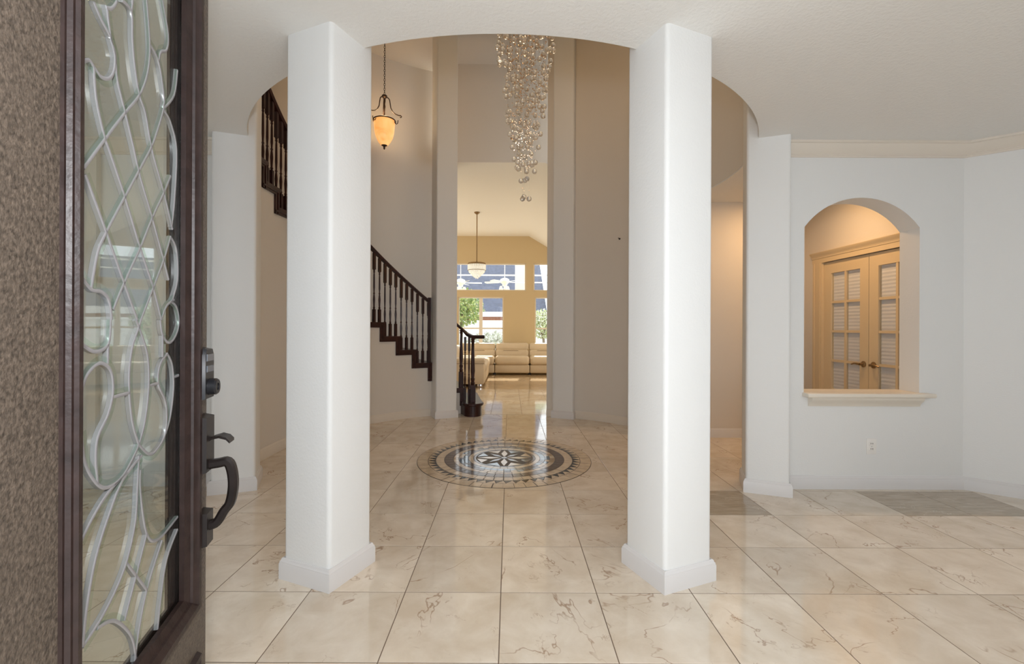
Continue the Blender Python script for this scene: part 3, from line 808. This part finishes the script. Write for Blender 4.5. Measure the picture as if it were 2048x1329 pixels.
nt = AMB.node_tree; pb = nt.nodes['Principled BSDF']; tc = nt.nodes.new('ShaderNodeTexCoord'); nz = nt.nodes.new('ShaderNodeTexNoise'); rp = nt.nodes.new('ShaderNodeValToRGB')
nz.inputs['Scale'].default_value = 5; nz.inputs['Distortion'].default_value = 2.0; nt.links.new(tc.outputs['Object'], nz.inputs[0]); nt.links.new(nz.outputs[0], rp.inputs[0])
rp.color_ramp.elements[0].color = (1.0, 0.36, 0.07, 1); rp.color_ramp.elements[1].color = (1.0, 0.55, 0.18, 1); rp.color_ramp.elements[0].position = .35; rp.color_ramp.elements[1].position = .65
pb.inputs['Base Color'].default_value = (0.8, 0.55, 0.3, 1); pb.inputs['Roughness'].default_value = .3
nt.links.new(rp.outputs[0], pb.inputs['Emission Color']); pb.inputs['Emission Strength'].default_value = 0.95
H = zr - zb
build(MB().lathe([(.150, zr - .02), (.150, zr - .05), (.146, zr - .12), (.138, zr - .20), (.120, zr - .27), (.090, zr - .33), (.05, zb), (.02, zb - .005)], (PX, PY, 0), 32), 'glass_shade', AMB, pd)
build(MB().lathe([(.020, zb + .02), (.046, zb + .012), (.044, zb - .002), (.020, zb - .012), (.012, zb - .03), (.016, zb - .04), (.006, zf - .01)], (PX, PY, 0), 16), 'finial', IRON, pd)
pl = bpy.data.lights.new('pendant_light', 'POINT'); pl.energy = 9; pl.color = (1.0, 0.68, 0.36); pl.shadow_soft_size = .06
po = bpy.data.objects.new('pendant_light', pl); COL.objects.link(po); po.location = (PX, PY, zr + .06); po.parent = pd; po.matrix_parent_inverse = BASE[pd.name]

# ------------------------------------------------------------------ crystal chandelier in the living room
GY = 10.46; GX = (953.5 - 1019.5) / 908 * GY
def gz(y): return EYE + (655 - y) / 908 * GY
cc = thing('crystal_chandelier', (GX, GY, LZ), 'small tiered crystal chandelier on a brass rod before the windows', 'chandelier')
build(MB().lathe([(.065, LZ), (.062, LZ - .02), (.03, LZ - .045), (.012, LZ - .055)], (GX, GY, 0), 20), 'ceiling_canopy', BRASS, cc)
build(MB().tube([(GX, GY, LZ - .04), (GX, GY, gz(524))], .012, 10), 'rod', BRASS, cc)
zt = gz(527)
build(MB().lathe([(.01, zt + .05), (.03, zt + .02), (.20, zt + .005), (.208, zt - .005), (.208, zt - .035), (.195, zt - .035)], (GX, GY, 0), 32), 'top_ring', BRASS, cc)
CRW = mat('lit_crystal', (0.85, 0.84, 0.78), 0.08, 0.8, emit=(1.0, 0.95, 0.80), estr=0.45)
cr1 = MB(); cr2 = MB(); 
n = 30
for i in range(n):
    a = 2 * PI * i / n; c, s = math.cos(a), math.sin(a)
    for r, z0, z1, w in ((.198, zt - .035, zt - .165, .017), (.175, zt - .165, zt - .19, .017)):
        q = [(GX + r * c - w * s, GY + r * s + w * c), (GX + (r + .012) * c, GY + (r + .012) * s), (GX + r * c + w * s, GY + r * s - w * c), (GX + (r - .012) * c, GY + (r - .012) * s)]
        cr1.prism(q, z1, z0)
for j, (r, z) in enumerate(((.17, zt - .20), (.135, zt - .235), (.10, zt - .27), (.065, zt - .30), (.03, zt - .33))):
    m = max(5, int(30 * r / .2))
    for i in range(m):
        a = 2 * PI * (i + .5 * (j % 2)) / m
        cr2.lathe([(.004, z + .02), (.016, z - .002), (.004, z - .03)], (GX + r * math.cos(a), GY + r * math.sin(a), 0), 6)
build(cr1, 'crystal_prisms', CRW, cc, 0)['kind'] = 'stuff'
build(cr2, 'crystal_drops', CRW, cc, 0)['kind'] = 'stuff'
build(MB().lathe([(.205, zt - .158), (.212, zt - .165), (.205, zt - .172)], (GX, GY, 0), 32, False), 'lower_ring', BRASS, cc)

# ------------------------------------------------------------------ sectional sofa
sf = thing('sectional_sofa', (0, 12.2, 0), 'cream leather corner sofa under the living room windows', 'sofa')
def sec_back(x0, x1):
    g = .006
    build(MB().rbox(x0 + g, x1 - g, 12.08, 12.95, .05, .27, .03), 'base', LEATHER, sf)
    build(MB().rbox(x0 + g, x1 - g, 12.03, 12.75, .262, .50, .085, 4), 'seat_cushion', LEATHER, sf)
    bk = MB().rbox(x0 + g, x1 - g, 12.58, 12.88, .40, .66, .07, 4)
    build(bk, 'back_cushion', LEATHER, sf)
    build(MB().rbox(x0 + g, x1 - g, 12.60, 12.90, .625, .83, .07, 4), 'headrest', LEATHER, sf)
    build(MB().rbox(x0 + .22, x1 - .30, 12.572, 12.585, .622, .634, .004), 'tuck_seam', mat('tan_seam', (0.34, 0.26, 0.17), 0.6), sf)
for x0, x1 in ((-1.36, -.39), (-.39, .545), (.545, 1.48), (1.48, 2.4)):
    sec_back(x0, x1)
# left wing running toward the camera
for y0, y1 in ((9.86, 10.95), (10.95, 12.03)):
    build(MB().rbox(-1.75, -.53, y0 + .006, y1 - .006, .05, .27, .03), 'base', LEATHER, sf)
    build(MB().rbox(-1.30, -.50, y0 + .006, y1 - .006, .262, .50, .085, 4), 'seat_cushion', LEATHER, sf)
    build(MB().rbox(-1.62, -1.22, y0 + .006, y1 - .006, .42, .80, .11, 4), 'back_cushion', LEATHER, sf)
build(MB().rbox(-1.75, -.53, 9.50, 9.86, .07, .56, .025), 'armrest', LEATHER, sf)
build(MB().rbox(-1.78, -.515, 9.49, 9.88, .515, .61, .045, 4), 'arm_pad', LEATHER, sf)
build(MB().rbox(-1.765, -.522, 9.488, 9.50, .498, .512, .004), 'piping', mat('tan_seam', (0.34, 0.26, 0.17), 0.6), sf)
for x in (-1.60, -1.02, -.62):
    build(MB().rbox(x - .05, x + .05, 9.54, 9.60, .0, .07, .008), 'foot', CHROME, sf)
for x in (-.40, .545, 1.48):
    build(MB().rbox(x - .04, x + .04, 12.15, 12.21, .0, .05, .006), 'foot', BLACKP, sf)

# ------------------------------------------------------------------ french doors beyond the arched opening
DOORC = mat('cream_door_paint', (0.66, 0.54, 0.36), 0.4)
BLIND = mat('pale_pleated_shade', (0.80, 0.79, 0.82), 0.8)
YM, YL, YRr = 4.615, 5.275, 3.955
for k, (ya, yb, lab) in enumerate(((YL, YM, 'left cream french door with small glass panes'), (YM, YRr, 'right cream french door with small glass panes'))):
    y0, y1 = min(ya, yb) + .003, max(ya, yb) - .003
    d = thing('door_%d' % (k + 2), (DX + .02, ya, 0), lab, 'door', None, 'structure')
    x0, x1 = DX + .012, DX + .050
    sw = .115
    H = 2.03
    fr = MB().box(x0, x1, y0, y0 + sw, .008, H).box(x0, x1, y1 - sw, y1, .008, H).box(x0, x1, y0 + sw, y1 - sw, .008, .25).box(x0, x1, y0 + sw, y1 - sw, H - .13, H)
    build(fr, 'door_frame', DOORC, d, 0)
    gz0, gz1 = .25, H - .13; ym = (y0 + y1) / 2
    build(MB().box(x0 + .004, x1 - .010, ym - .013, ym + .013, gz0, gz1), 'muntin', DOORC, d, 0)
    rows = 5; hh = (gz1 - gz0) / rows
    for r in range(1, rows):
        build(MB().box(x0 + .006, x1 - .012, y0 + sw, y1 - sw, gz0 + r * hh - .013, gz0 + r * hh + .013), 'muntin', DOORC, d, 0)
    for r in range(rows):
        for (p, q) in ((y0 + sw, ym - .013), (ym + .013, y1 - sw)):
            build(MB().box(x0 + .018, x0 + .023, p, q, gz0 + r * hh + .013, gz0 + (r + 1) * hh - .013), 'pane', PANE, d, 0)
    # pleated shade behind the panes
    bl = MB(); z = gz0 - .02; vsn = []
    npl = 90; dz = (gz1 - gz0 - .002) / npl
    prof = [(x1 - .008 + (.003 if i % 2 else 0), gz0 + .001 + i * dz) for i in range(npl + 1)] + [(x1 + .004, gz1 - .001), (x1 + .004, gz0 + .001)]
    bl.prism(prof, y0 + sw + .001, y1 - sw - .001, lambda a, b, c: (a, c, b))
    build(bl, 'pleated_shade', BLIND, d, 0)
    # lever handle
    s = 1 if k == 0 else -1
    hy = YM + s * .065; hz = .905
    hb = build(MB().lathe([(.033, 0), (.033, .006), (.026, .012), (.014, .016), (.012, .045)], fn=lambda a, b, c: (x0 - c, hy + a, hz + b), seg=18), 'door_handle', BRASS, d)
    build(MB().tube([(x0 - .045, hy, hz), (x0 - .050, hy + s * .02, hz + .003), (x0 - .050, hy + s * .06, hz + .006), (x0 - .046, hy + s * .09, hz - .002), (x0 - .042, hy + s * .115, hz - .010)], [.010, .011, .009, .008, .006], 8), 'lever', BRASS, hb)
cs = thing('trim_4', (DX, YM, 0), 'cream casing with crown head around the french doors', 'casing', None, 'structure')
build(MB().box(DX - .018, DX + .06, YL, YL + .14, 0, 2.04).box(DX - .026, DX, YL + .115, YL + .14, 0, 2.04).box(DX - .024, DX, YL + .02, YL + .045, 0, 2.04), 'side_casing', DOORC, cs, 0)
build(MB().box(DX - .018, DX + .06, YRr - .14, YRr, 0, 2.04), 'side_casing', DOORC, cs, 0)
hp = [(0, 0), (.018, 0), (.018, .05), (.024, .055), (.024, .065), (.034, .085), (.052, .105), (.056, .120), (0, .120)]
build(MB().sweep(hp, [(DX, YRr - .14, 2.035), (DX, YL + .16, 2.035)]), 'head_casing', DOORC, cs)
# recessed downlight in the hall ceiling
dl = thing('recessed_downlight', (2.95, 4.6, CZ), 'warm recessed downlight in the side hall ceiling', 'downlight')
build(MB().lathe([(.075, CZ - .004), (.095, CZ - .004), (.095, CZ + .002), (.075, CZ + .002)], (2.95, 4.6, 0), 28, False), 'trim_ring', OUTLET, dl)
build(MB().lathe([(.074, CZ - .002), (.074, CZ - .001)], (2.95, 4.6, 0), 28), 'lamp_lens', mat('warm_downlight_lens', (1, .85, .6), 0.5, emit=(1.0, .62, .28), estr=8), dl)
hl = bpy.data.lights.new('hall_downlight', 'AREA'); hl.shape = 'DISK'; hl.size = .14; hl.energy = 17; hl.color = (1.0, .60, .28)
ho = bpy.data.objects.new('hall_downlight', hl); COL.objects.link(ho); ho.location = (2.95, 4.6, CZ - .012); ho.parent = dl; ho.matrix_parent_inverse = BASE[dl.name]

# ------------------------------------------------------------------ open front door with leaded glass
LATCH = Vector((-0.781, 1.1326, 0)); ANG = rad(105.7); DW, DH = 0.91, 2.40
U = Vector((math.cos(ANG), math.sin(ANG), 0)); NOUT = Vector((math.sin(ANG), -math.cos(ANG), 0))
HINGE = LATCH - U * DW
dr = thing('door_1', HINGE, 'open dark brown front door with leaded bevelled glass', 'door', None, 'structure')
def D(t, o, z):      # t from the latch edge toward the hinges, o outward from the door's middle plane
    p = LATCH - U * t + NOUT * o
    return (p.x, p.y, z)
def dbox(mb, t0, t1, o0, o1, z0, z1):
    vs = [D(t, o, z) for z in (z0, z1) for t, o in ((t0, o0), (t1, o0), (t1, o1), (t0, o1))]
    return mb.add(vs, [(0,3,2,1),(4,5,6,7),(0,1,5,4),(1,2,6,5),(2,3,7,6),(3,0,4,7)])
GT0, GT1, GZ0, GZ1 = 0.103, 0.487, 0.640, 2.28      # glass opening
HT = 0.0225
build(dbox(MB(), 0, GT0 - .02, -HT, HT, .01, DH), 'latch_stile', DSTILE, dr, 0)
build(dbox(MB(), GT1 + .02, DW, -HT, HT, .01, DH), 'hinge_stile', DSTILE, dr, 0)
build(dbox(MB(), GT0 - .02, GT1 + .02, -HT, HT, .01, GZ0 - .02), 'bottom_rail', DSTILE, dr, 0)
build(dbox(MB(), GT0 - .02, GT1 + .02, -HT, HT, GZ1 + .02, DH), 'top_rail', DSTILE, dr, 0)
# raised moulding round the glass, swept with a stepped profile on both faces
def frame_sweep(mb, prof, t0, t1, z0, z1, sgn=1):
    # prof: (inward distance from the opening edge: negative = onto the stile, height off the mid plane)
    cs_ = [(t0, z0, 1, 1), (t1, z0, -1, 1), (t1, z1, -1, -1), (t0, z1, 1, -1)]
    m = len(prof); vs = []; fs = []
    for t, z, st_, sz in cs_:
        for a, h in prof: vs.append(D(t + st_ * a, sgn * h, z + sz * a))
    for i in range(4):
        j = (i + 1) % 4
        for k in range(m): fs.append((i * m + k, i * m + (k + 1) % m, j * m + (k + 1) % m, j * m + k))
    return mb.add(vs, fs)
MP = [(a * .85, .004 + (h - .004) * .74 if h > .0226 else h) for a, h in [(.004, .004), (.004, .014), (-.006, .018), (-.008, .024), (-.014, .027), (-.016, .034), (-.026, .040), (-.030, .046), (-.042, .047), (-.046, .041), (-.052, .041), (-.055, .033), (-.060, .033), (-.064, .0225), (-.064, .010), (-.022, .004)]]
build(frame_sweep(MB(), MP, GT0, GT1, GZ0, GZ1), 'glass_moulding', DOORW, dr, 25)
build(frame_sweep(MB(), MP, GT0, GT1, GZ0, GZ1, -1), 'glass_moulding', DOORW, dr, 25)
build(dbox(MB(), GT0 - .012, GT1 + .012, -.003, .003, GZ0 - .012, GZ1 + .012), 'glass_pane', DPANE, dr, 0)
# lower raised panel
PP = [(.0, .0225), (.004, .034), (.014, .036), (.020, .026), (.045, .020), (.060, .034)]
def panel(mb, t0, t1, z0, z1):
    m = len(PP); vs = []; fs = []
    for t, z, st_, sz in ((t0, z0, 1, 1), (t1, z0, -1, 1), (t1, z1, -1, -1), (t0, z1, 1, -1)):
        for a, h in PP: vs.append(D(t + st_ * a, h, z + sz * a))
    for i in range(4):
        j = (i + 1) % 4
        for k in range(m - 1): fs.append((i * m + k, i * m + k + 1, j * m + k + 1, j * m + k))
    fs.append(tuple(i * m + m - 1 for i in range(4)))
    return mb.add(vs, fs)
build(panel(MB(), GT0 - .05, GT1 + .05, .14, .49), 'raised_panel', DOORW, dr, 25)
# leaded cames: drawn on the glass plane from the photograph's sight lines
def on_glass(x, y):
    # sight line through the pixel, cut with the glass plane
    a, b = (x - 1019) / 908, -(y - 655) / 908
    r = 0.0044; dv = Vector((a + b * -r, 1, b + a * r))
    n = NOUT; p0 = LATCH; k = n.dot(p0) / n.dot(dv)
    p = dv * k; t = (p0 - p).dot(U)
    return t, EYE + p.z
def smooth_path(P, n=5):
    out = []
    for i in range(len(P) - 1):
        p0 = P[max(0, i - 1)]; p1 = P[i]; p2 = P[i + 1]; p3 = P[min(len(P) - 1, i + 2)]
        for k in range(n):
            u = k / n
            out.append(tuple(.5 * (2 * p1[c] + (p2[c] - p0[c]) * u + (2 * p0[c] - 5 * p1[c] + 4 * p2[c] - p3[c]) * u * u + (3 * p1[c] - p0[c] - 3 * p2[c] + p3[c]) * u ** 3) for c in range(2)))
    return out + [tuple(P[-1])]
CAMES = [
 [(183,3),(196,34),(214,68),(217,77)], [(210,18),(217,75),(226,108),(224,140),(215,156),(199,154),(183,133),(174,120),(162,123)],
 [(208,14),(219,16),(228,5),(229,-4)], [(166,349),(208,464),(245,569),(271,640)],
 [(183,133),(188,199),(205,275),(214,300),(246,395),(276,494),(304,579),(319,640)],
 [(217,77),(226,113),(230,158),(246,224),(263,294),(276,351),(301,436),(324,520),(334,560)],
 [(240,0),(259,23),(261,79),(266,135),(275,190),(287,226),(301,302),(324,384),(342,459)], [(262,-4),(259,23)],
 [(163,336),(208,275),(244,228),(275,190),(291,147),(296,90),(289,-5)], [(208,464),(245,395),(276,338),(301,290),(318,239),(324,217)],
 [(222,620),(242,571),(276,497),(301,436),(325,384),(338,352)], [(278,640),(301,581),(324,520),(338,474)],
 [(208,466),(191,505),(178,576)], [(157,552),(178,579),(199,584),(214,602),(219,640)],
 [(296,88),(314,124),(325,196),(324,217),(338,245),(350,300),(346,400),(340,455)], [(314,124),(318,104),(330,99),(333,68),(321,-4)],
 [(324,217),(345,190),(352,140)], [(159,689),(186,704),(212,689),(217,640)],
 [(158,783),(171,748),(196,727),(217,742),(222,783),(212,829),(191,876),(187,922),(191,970)],
 [(157,866),(166,929),(191,970),(214,975),(242,952),(268,904),(273,889)],
 [(274,655),(260,699),(254,763),(260,840),(273,888)], [(268,640),(274,655),(291,709),(294,773),(286,845),(274,889)],
 [(278,640),(274,655)], [(222,795),(255,786)], [(294,772),(313,767)], [(212,689),(211,728)], [(317,640),(322,671),(335,686),(348,672),(355,645),(350,615),(338,603)],
 [(331,708),(317,730),(313,768),(329,809),(328,865),(311,899),(294,909),(273,889)], [(322,671),(322,715)], [(331,708),(341,730),(344,775),(338,830),(328,868)], [(344,755),(354,751)],
 [(250,945),(211,988),(179,1040),(157,1085)], [(280,912),(242,960),(214,1030),(187,1117),(169,1216),(161,1295)],
 [(274,912),(271,980),(266,1051),(245,1138),(206,1224),(161,1295)], [(277,940),(277,985),(290,1069),(313,1080),(352,1035)],
 [(290,1069),(271,1143),(245,1243)], [(321,1082),(290,1182),(271,1282),(265,1340)], [(249,1127),(290,1181)],
 [(190,1258),(224,1243),(256,1269),(267,1308),(269,1350)], [(352,1060),(330,1120),(318,1200),(312,1260)],
 [(319,640),(330,612),(345,600)], [(338,474),(350,500),(352,560),(340,605)],
]
for c in CAMES:
    P = smooth_path([on_glass(*q) for q in c]) if len(c) > 2 else [on_glass(*q) for q in c]
    P = [(t, z) for t, z in P if GT0 - .004 < t < GT1 + .004 and GZ0 - .006 < z < GZ1]
    if len(P) < 2: continue
    # flat, rounded lead strip standing proud of both faces of the glass
    n = len(P); vs = []; fs = []; prof = [(-.0032, -.003), (-.002, -.0040), (.002, -.0040), (.0032, -.003), (.0032, .003), (.002, .0040), (-.002, .0040), (-.0032, .003)]
    bv = []
    for i in range(n):
        a = P[max(0, i - 1)]; b = P[min(n - 1, i + 1)]; dx, dz = b[0] - a[0], b[1] - a[1]; l = math.hypot(dx, dz) or 1; nx, nz_ = -dz / l, dx / l
        for u, h in prof: vs.append(D(P[i][0] + nx * u, h, P[i][1] + nz_ * u))
        for u, h in ((.0032, .0032), (.0032, .0038), (.0125, .0032)): bv.append(D(P[i][0] - nx * u, h, P[i][1] - nz_ * u))
    m = len(prof)
    for i in range(n - 1):
        for k in range(m): fs.append((i * m + k, i * m + (k + 1) % m, (i + 1) * m + (k + 1) % m, (i + 1) * m + k))
    fs += [tuple(range(m))[::-1], tuple(range((n - 1) * m, n * m))]
    build(MB().add(vs, fs), 'lead_came', LEADC, dr, 50)
    bf = []
    for i in range(n - 1):
        bf.append((i * 3 + 1, i * 3 + 2, (i + 1) * 3 + 2, (i + 1) * 3 + 1))
    build(MB().add(bv, bf), 'bevel_strip', BEVG, dr, 50)
# electronic deadbolt
zk = EYE - 97 / 908 * 1.10
KT = 0.040
kb = MB(); P = [(-.033, -.062), (.033, -.062), (.033, .050), (.022, .066), (-.022, .066), (-.033, .050)]
def plate(mb, poly, o0, o1, tc_, zc, tp=.85):
    n = len(poly)
    vs = [D(tc_ - a, o0, zc + b) for a, b in poly] + [D(tc_ - a * tp, o1, zc + b * (1 - (1 - tp) * .5)) for a, b in poly]
    return mb.add(vs, [tuple(range(n))[::-1], tuple(range(n, 2 * n))] + [(i, (i + 1) % n, n + (i + 1) % n, n + i) for i in range(n)])
k1 = build(plate(MB(), P, HT - .002, HT + .020, KT, zk), 'deadbolt_housing', BLACKP, dr)
build(plate(MB(), [(-.024, -.008), (.024, -.008), (.024, .010), (-.024, .010)], HT + .018, HT + .022, KT, zk + .040), 'keypad', GREYP, k1)
build(plate(MB(), [(-.024, -.008), (.024, -.008), (.024, .008), (-.024, .008)], HT + .018, HT + .022, KT, zk + .014), 'keypad', GREYP, k1)
def dlathe(mb, prof, tc_, zc, seg=20):
    return mb.lathe(prof, fn=lambda x, y, h: D(tc_ + x, h, zc + y), seg=seg)
build(dlathe(MB(), [(.020, HT + .016), (.020, HT + .034), (.017, HT + .038), (.009, HT + .038), (.009, HT + .035), (.001, HT + .035)], KT, zk - .030), 'key_cylinder', BLACKP, k1)
# handle set
zp = EYE - 236 / 908 * 1.10
hs1 = build(plate(MB(), [(-.030, -.070), (.030, -.070), (.030, .070), (-.030, .070)], HT - .002, HT + .022, KT, zp, .86), 'handle_plate', BRONZE, dr)
zth = zp + .012
tp_ = MB(); vs = []
path = [(HT + .015, zth - .004), (HT + .028, zth + .005), (HT + .045, zth + .009), (HT + .060, zth + .004), (HT + .068, zth - .005)]
for o_, z_ in path:
    w = .012 if o_ < HT + .03 else .019
    vs += [D(KT - w, o_, z_), D(KT + w, o_, z_), D(KT + w, o_, z_ - .006), D(KT - w, o_, z_ - .006)]
fs = [(0, 1, 2, 3), (16, 19, 18, 17)]
for i in range(4):
    for k in range(4): fs.append((i * 4 + k, i * 4 + (k + 1) % 4, i * 4 + 4 + (k + 1) % 4, i * 4 + 4 + k))
build(tp_.add(vs, fs), 'thumb_latch', BRONZE, hs1, 30)
zg0, zg1 = zp - .052, EYE - 398 / 908 * 1.10
gp = [(HT + .012, zg0), (HT + .040, zg0 + .003), (HT + .060, zg0 + .004), (HT + .069, zg0 - .018), (HT + .072, zg0 - .055), (HT + .066, zg0 - .095), (HT + .053, zg1 + .030), (HT + .038, zg1 + .004), (HT + .022, zg1 - .002), (HT + .008, zg1 - .002)]
gp2 = smooth_path(gp, 4)
vs = []; n = len(gp2)
for i in range(n):
    a = gp2[max(0, i - 1)]; b = gp2[min(n - 1, i + 1)]; dx, dz = b[0] - a[0], b[1] - a[1]; l = math.hypot(dx, dz); nx, nz_ = -dz / l, dx / l
    w, h = .0115, .0105
    for u, q in ((-w, -h * .5), (-w * .6, -h), (w * .6, -h), (w, -h * .5), (w, h * .5), (w * .6, h), (-w * .6, h), (-w, h * .5)):
        vs.append(D(KT + u, gp2[i][0] + nx * q, gp2[i][1] + nz_ * q))
fs = [tuple(range(8))[::-1], tuple(range((n - 1) * 8, n * 8))]
for i in range(n - 1):
    for k in range(8): fs.append((i * 8 + k, i * 8 + (k + 1) % 8, i * 8 + 8 + (k + 1) % 8, i * 8 + 8 + k))
build(MB().add(vs, fs), 'grip', BRONZE, hs1, 40)
build(plate(MB(), [(-.024, -.042), (.024, -.042), (.024, .042), (-.024, .042)], HT - .002, HT + .022, KT, zg1 - .008, .85), 'lower_plate', BRONZE, hs1)

# ------------------------------------------------------------------ garden beyond the windows
struct(MB().box(-20, 20, 13.36, 60, -.9, -.25), 'ground', mat('pale_garden_paving', (0.50, 0.48, 0.44), 0.9, var=.2), 'pale garden ground outside the windows', 'ground')
def house(x0, x1, y0, eave, y1, ridge, name, label, hip):
    h = thing(name, ((x0 + x1) / 2, y0, -.3), label, 'house')
    build(MB().box(x0 + .3, x1 - .3, y0 + .4, y1 + 3, -.3, eave), 'brick_wall', mat('red_brown_brick', (0.40, 0.20, 0.13), 0.9, var=.3, vscale=20), h)
    ro_ = MB(); vs = [(x0, y0, eave), (x1, y0, eave), (x1 - hip, y1, ridge), (x0 + hip, y1, ridge), (x0, y0, eave + .18), (x1, y0, eave + .18), (x1 - hip, y1, ridge + .18), (x0 + hip, y1, ridge + .18)]
    ro_.add(vs, [(0, 3, 2, 1), (4, 5, 6, 7), (0, 1, 5, 4), (1, 2, 6, 5), (2, 3, 7, 6), (3, 0, 4, 7)])
    build(ro_, 'roof', mat('slate_blue_shingles', (0.055, 0.066, 0.105), 0.9, var=.25, vscale=6), h, 0)
    build(MB().box(x0 - .05, x1 + .05, y0 - .12, y0, eave - .08, eave + .2), 'gutter', mat('white_gutter', (.8, .8, .8), .5), h)
    return h
house(-14, 2.15, 26, 1.95, 35, 8.2, 'neighbour_house', 'tall slate blue roofed brick house beyond the garden', 0.2)
house(2.3, 12, 24, 1.85, 29, 4.55, 'neighbour_garage', 'low slate blue roofed building right of the neighbouring house', 0.2)
gw = thing('garden_wall', (0, 21, -.25), 'bright white garden wall behind the shrubs', 'wall')
build(MB().box(-10, 10, 21, 21.15, -.25, 1.50), 'wall_panel', mat('white_render', (.86, .86, .86), .8, var=.06), gw)
build(MB().box(-10, 10, 20.95, 21.2, 1.50, 1.58), 'coping', mat('white_coping', (.9, .9, .9), .7), gw)
pg = thing('patio_column', (.36, 16, -.25), 'cream column with two thin white rails outside the windows', 'column')
build(MB().rbox(.19, .60, 15.8, 16.2, -.25, 4.3, .02), 'column', mat('cream_stucco', (.84, .78, .66), .8), pg)
build(MB().box(-6, 6, 15.98, 16.02, 3.08, 3.125), 'rail', mat('white_beam_paint', (.88, .88, .88), .6), pg)
build(MB().box(.6, 6, 15.98, 16.02, 2.83, 2.87), 'rail', mat('white_beam_paint', (.88, .88, .88), .6), pg)
pb_ = thing('pergola_beam', (0, 15, -.25), 'white pergola beam on end posts that carries the two patio fans', 'beam')
build(MB().box(-6.1, 6.1, 14.9, 15.1, 4.12, 4.27), 'beam', mat('white_beam_paint', (.88, .88, .88), .6), pb_)
for x_ in (-6, 6): build(MB().box(x_ - .1, x_ + .1, 14.9, 15.1, -.25, 4.12), 'post', mat('white_beam_paint', (.88, .88, .88), .6), pb_)
FW = mat('white_fan_paint', (.88, .88, .84), .5)
FL = mat('frosted_lamp_glass', (.95, .93, .88), .5)
def fan(loc, label, rz):
    f = local_thing('patio_fan', loc, label, 'ceiling fan', 'patio ceiling fans', None, rz)
    build(MB().tube([(0, 0, .12), (0, 0, 4.125 - loc[2])], .012, 8), 'down_rod', FW, f)
    build(MB().lathe([(.05, .14), (.14, .10), (.16, .03), (.14, -.02), (.08, -.06), (.08, -.12), (.04, -.14)], (0, 0, 0), 20), 'motor', FW, f)
    for i in range(5):
        a = 2 * PI * i / 5; c, s = math.cos(a), math.sin(a)
        bl = MB().prism([(.15, -.03), (.26, -.07), (.66, -.085), (.70, -.05), (.70, .05), (.66, .085), (.26, .07), (.15, .03)], 0, .012, lambda u, v, w: (u * c - v * s, u * s + v * c, w + v * .22))
        build(bl, 'blade', FW, f, 0)
    for i in range(3):
        a = 2 * PI * i / 3 + .4
        build(MB().lathe([(.03, -.12), (.05, -.16), (.07, -.24), (.06, -.25)], (.13 * math.cos(a), .13 * math.sin(a), 0), 12), 'lamp_shade', FL, f)
    return f
fan(((1009 - 1019) / 908 * 15.0, 15.0, EYE + (655 - 565) / 908 * 15.0), 'white patio ceiling fan seen right of the crystal chandelier', .3)
fan(((921 - 1019) / 908 * 15.0, 15.0, EYE + (655 - 567) / 908 * 15.0), 'white patio ceiling fan seen left of the crystal chandelier', .1)
def bush(name, c, rx, ry, rz, n, label, cols, size, seed):
    r = random.Random(seed)
    b = thing(name, (c[0], c[1], -.25), label, 'tree' if 'tree' in name else 'shrub')
    tr = MB().tube([(c[0], c[1], -.3), (c[0] + .05, c[1], c[2] * .5), (c[0], c[1], c[2])], [.07, .055, .03], 7)
    for i in range(7):
        a = r.uniform(0, 2 * PI); tr.tube([(c[0], c[1], c[2] * .6 + .1 * i * .5), (c[0] + rx * .6 * math.cos(a), c[1] + ry * .6 * math.sin(a), c[2] + r.uniform(-.2, .8) * rz)], [.03, .01], 5)
    build(tr, 'trunk', mat('grey_bark', (.22, .18, .14), .9), b)
    for k, colr in enumerate(cols):
        mb = MB()
        for i in range(n // len(cols)):
            while True:
                p = Vector((r.uniform(-1, 1), r.uniform(-1, 1), r.uniform(-1, 1)))
                if .25 < p.length < 1: break
            p = Vector((c[0] + p.x * rx, c[1] + p.y * ry, c[2] + p.z * rz))
            u = Vector((r.gauss(0, 1), r.gauss(0, 1), r.gauss(0, 1))).normalized(); v = u.orthogonal().normalized(); s = size * r.uniform(.6, 1.3)
            mb.add([(p - u * s)[:], (p + v * s * .45)[:], (p + u * s)[:], (p - v * s * .45)[:]], [(0, 1, 2, 3)])
        build(mb, 'foliage', mat('leaf_%s_%d' % (name, k), colr, .7), b, 0)['kind'] = 'stuff'
bush('garden_tree', (-1.95, 18.0, 2.05), .95, .8, .80, 2600, 'leafy green tree outside the lower left window', [(.34, .42, .12), (.20, .30, .10), (.48, .52, .26)], .075, 3)
bush('flowering_shrub', (1.28, 17.6, 1.40), .55, .5, .60, 1300, 'pale flowering shrub outside the lower right window', [(.40, .46, .20), (.62, .64, .52)], .06, 5)
bush('low_hedge', (-0.6, 19.0, .55), 1.3, .5, .55, 1600, 'low pale hedge below the white garden wall', [(.42, .44, .34), (.55, .56, .50)], .07, 8)
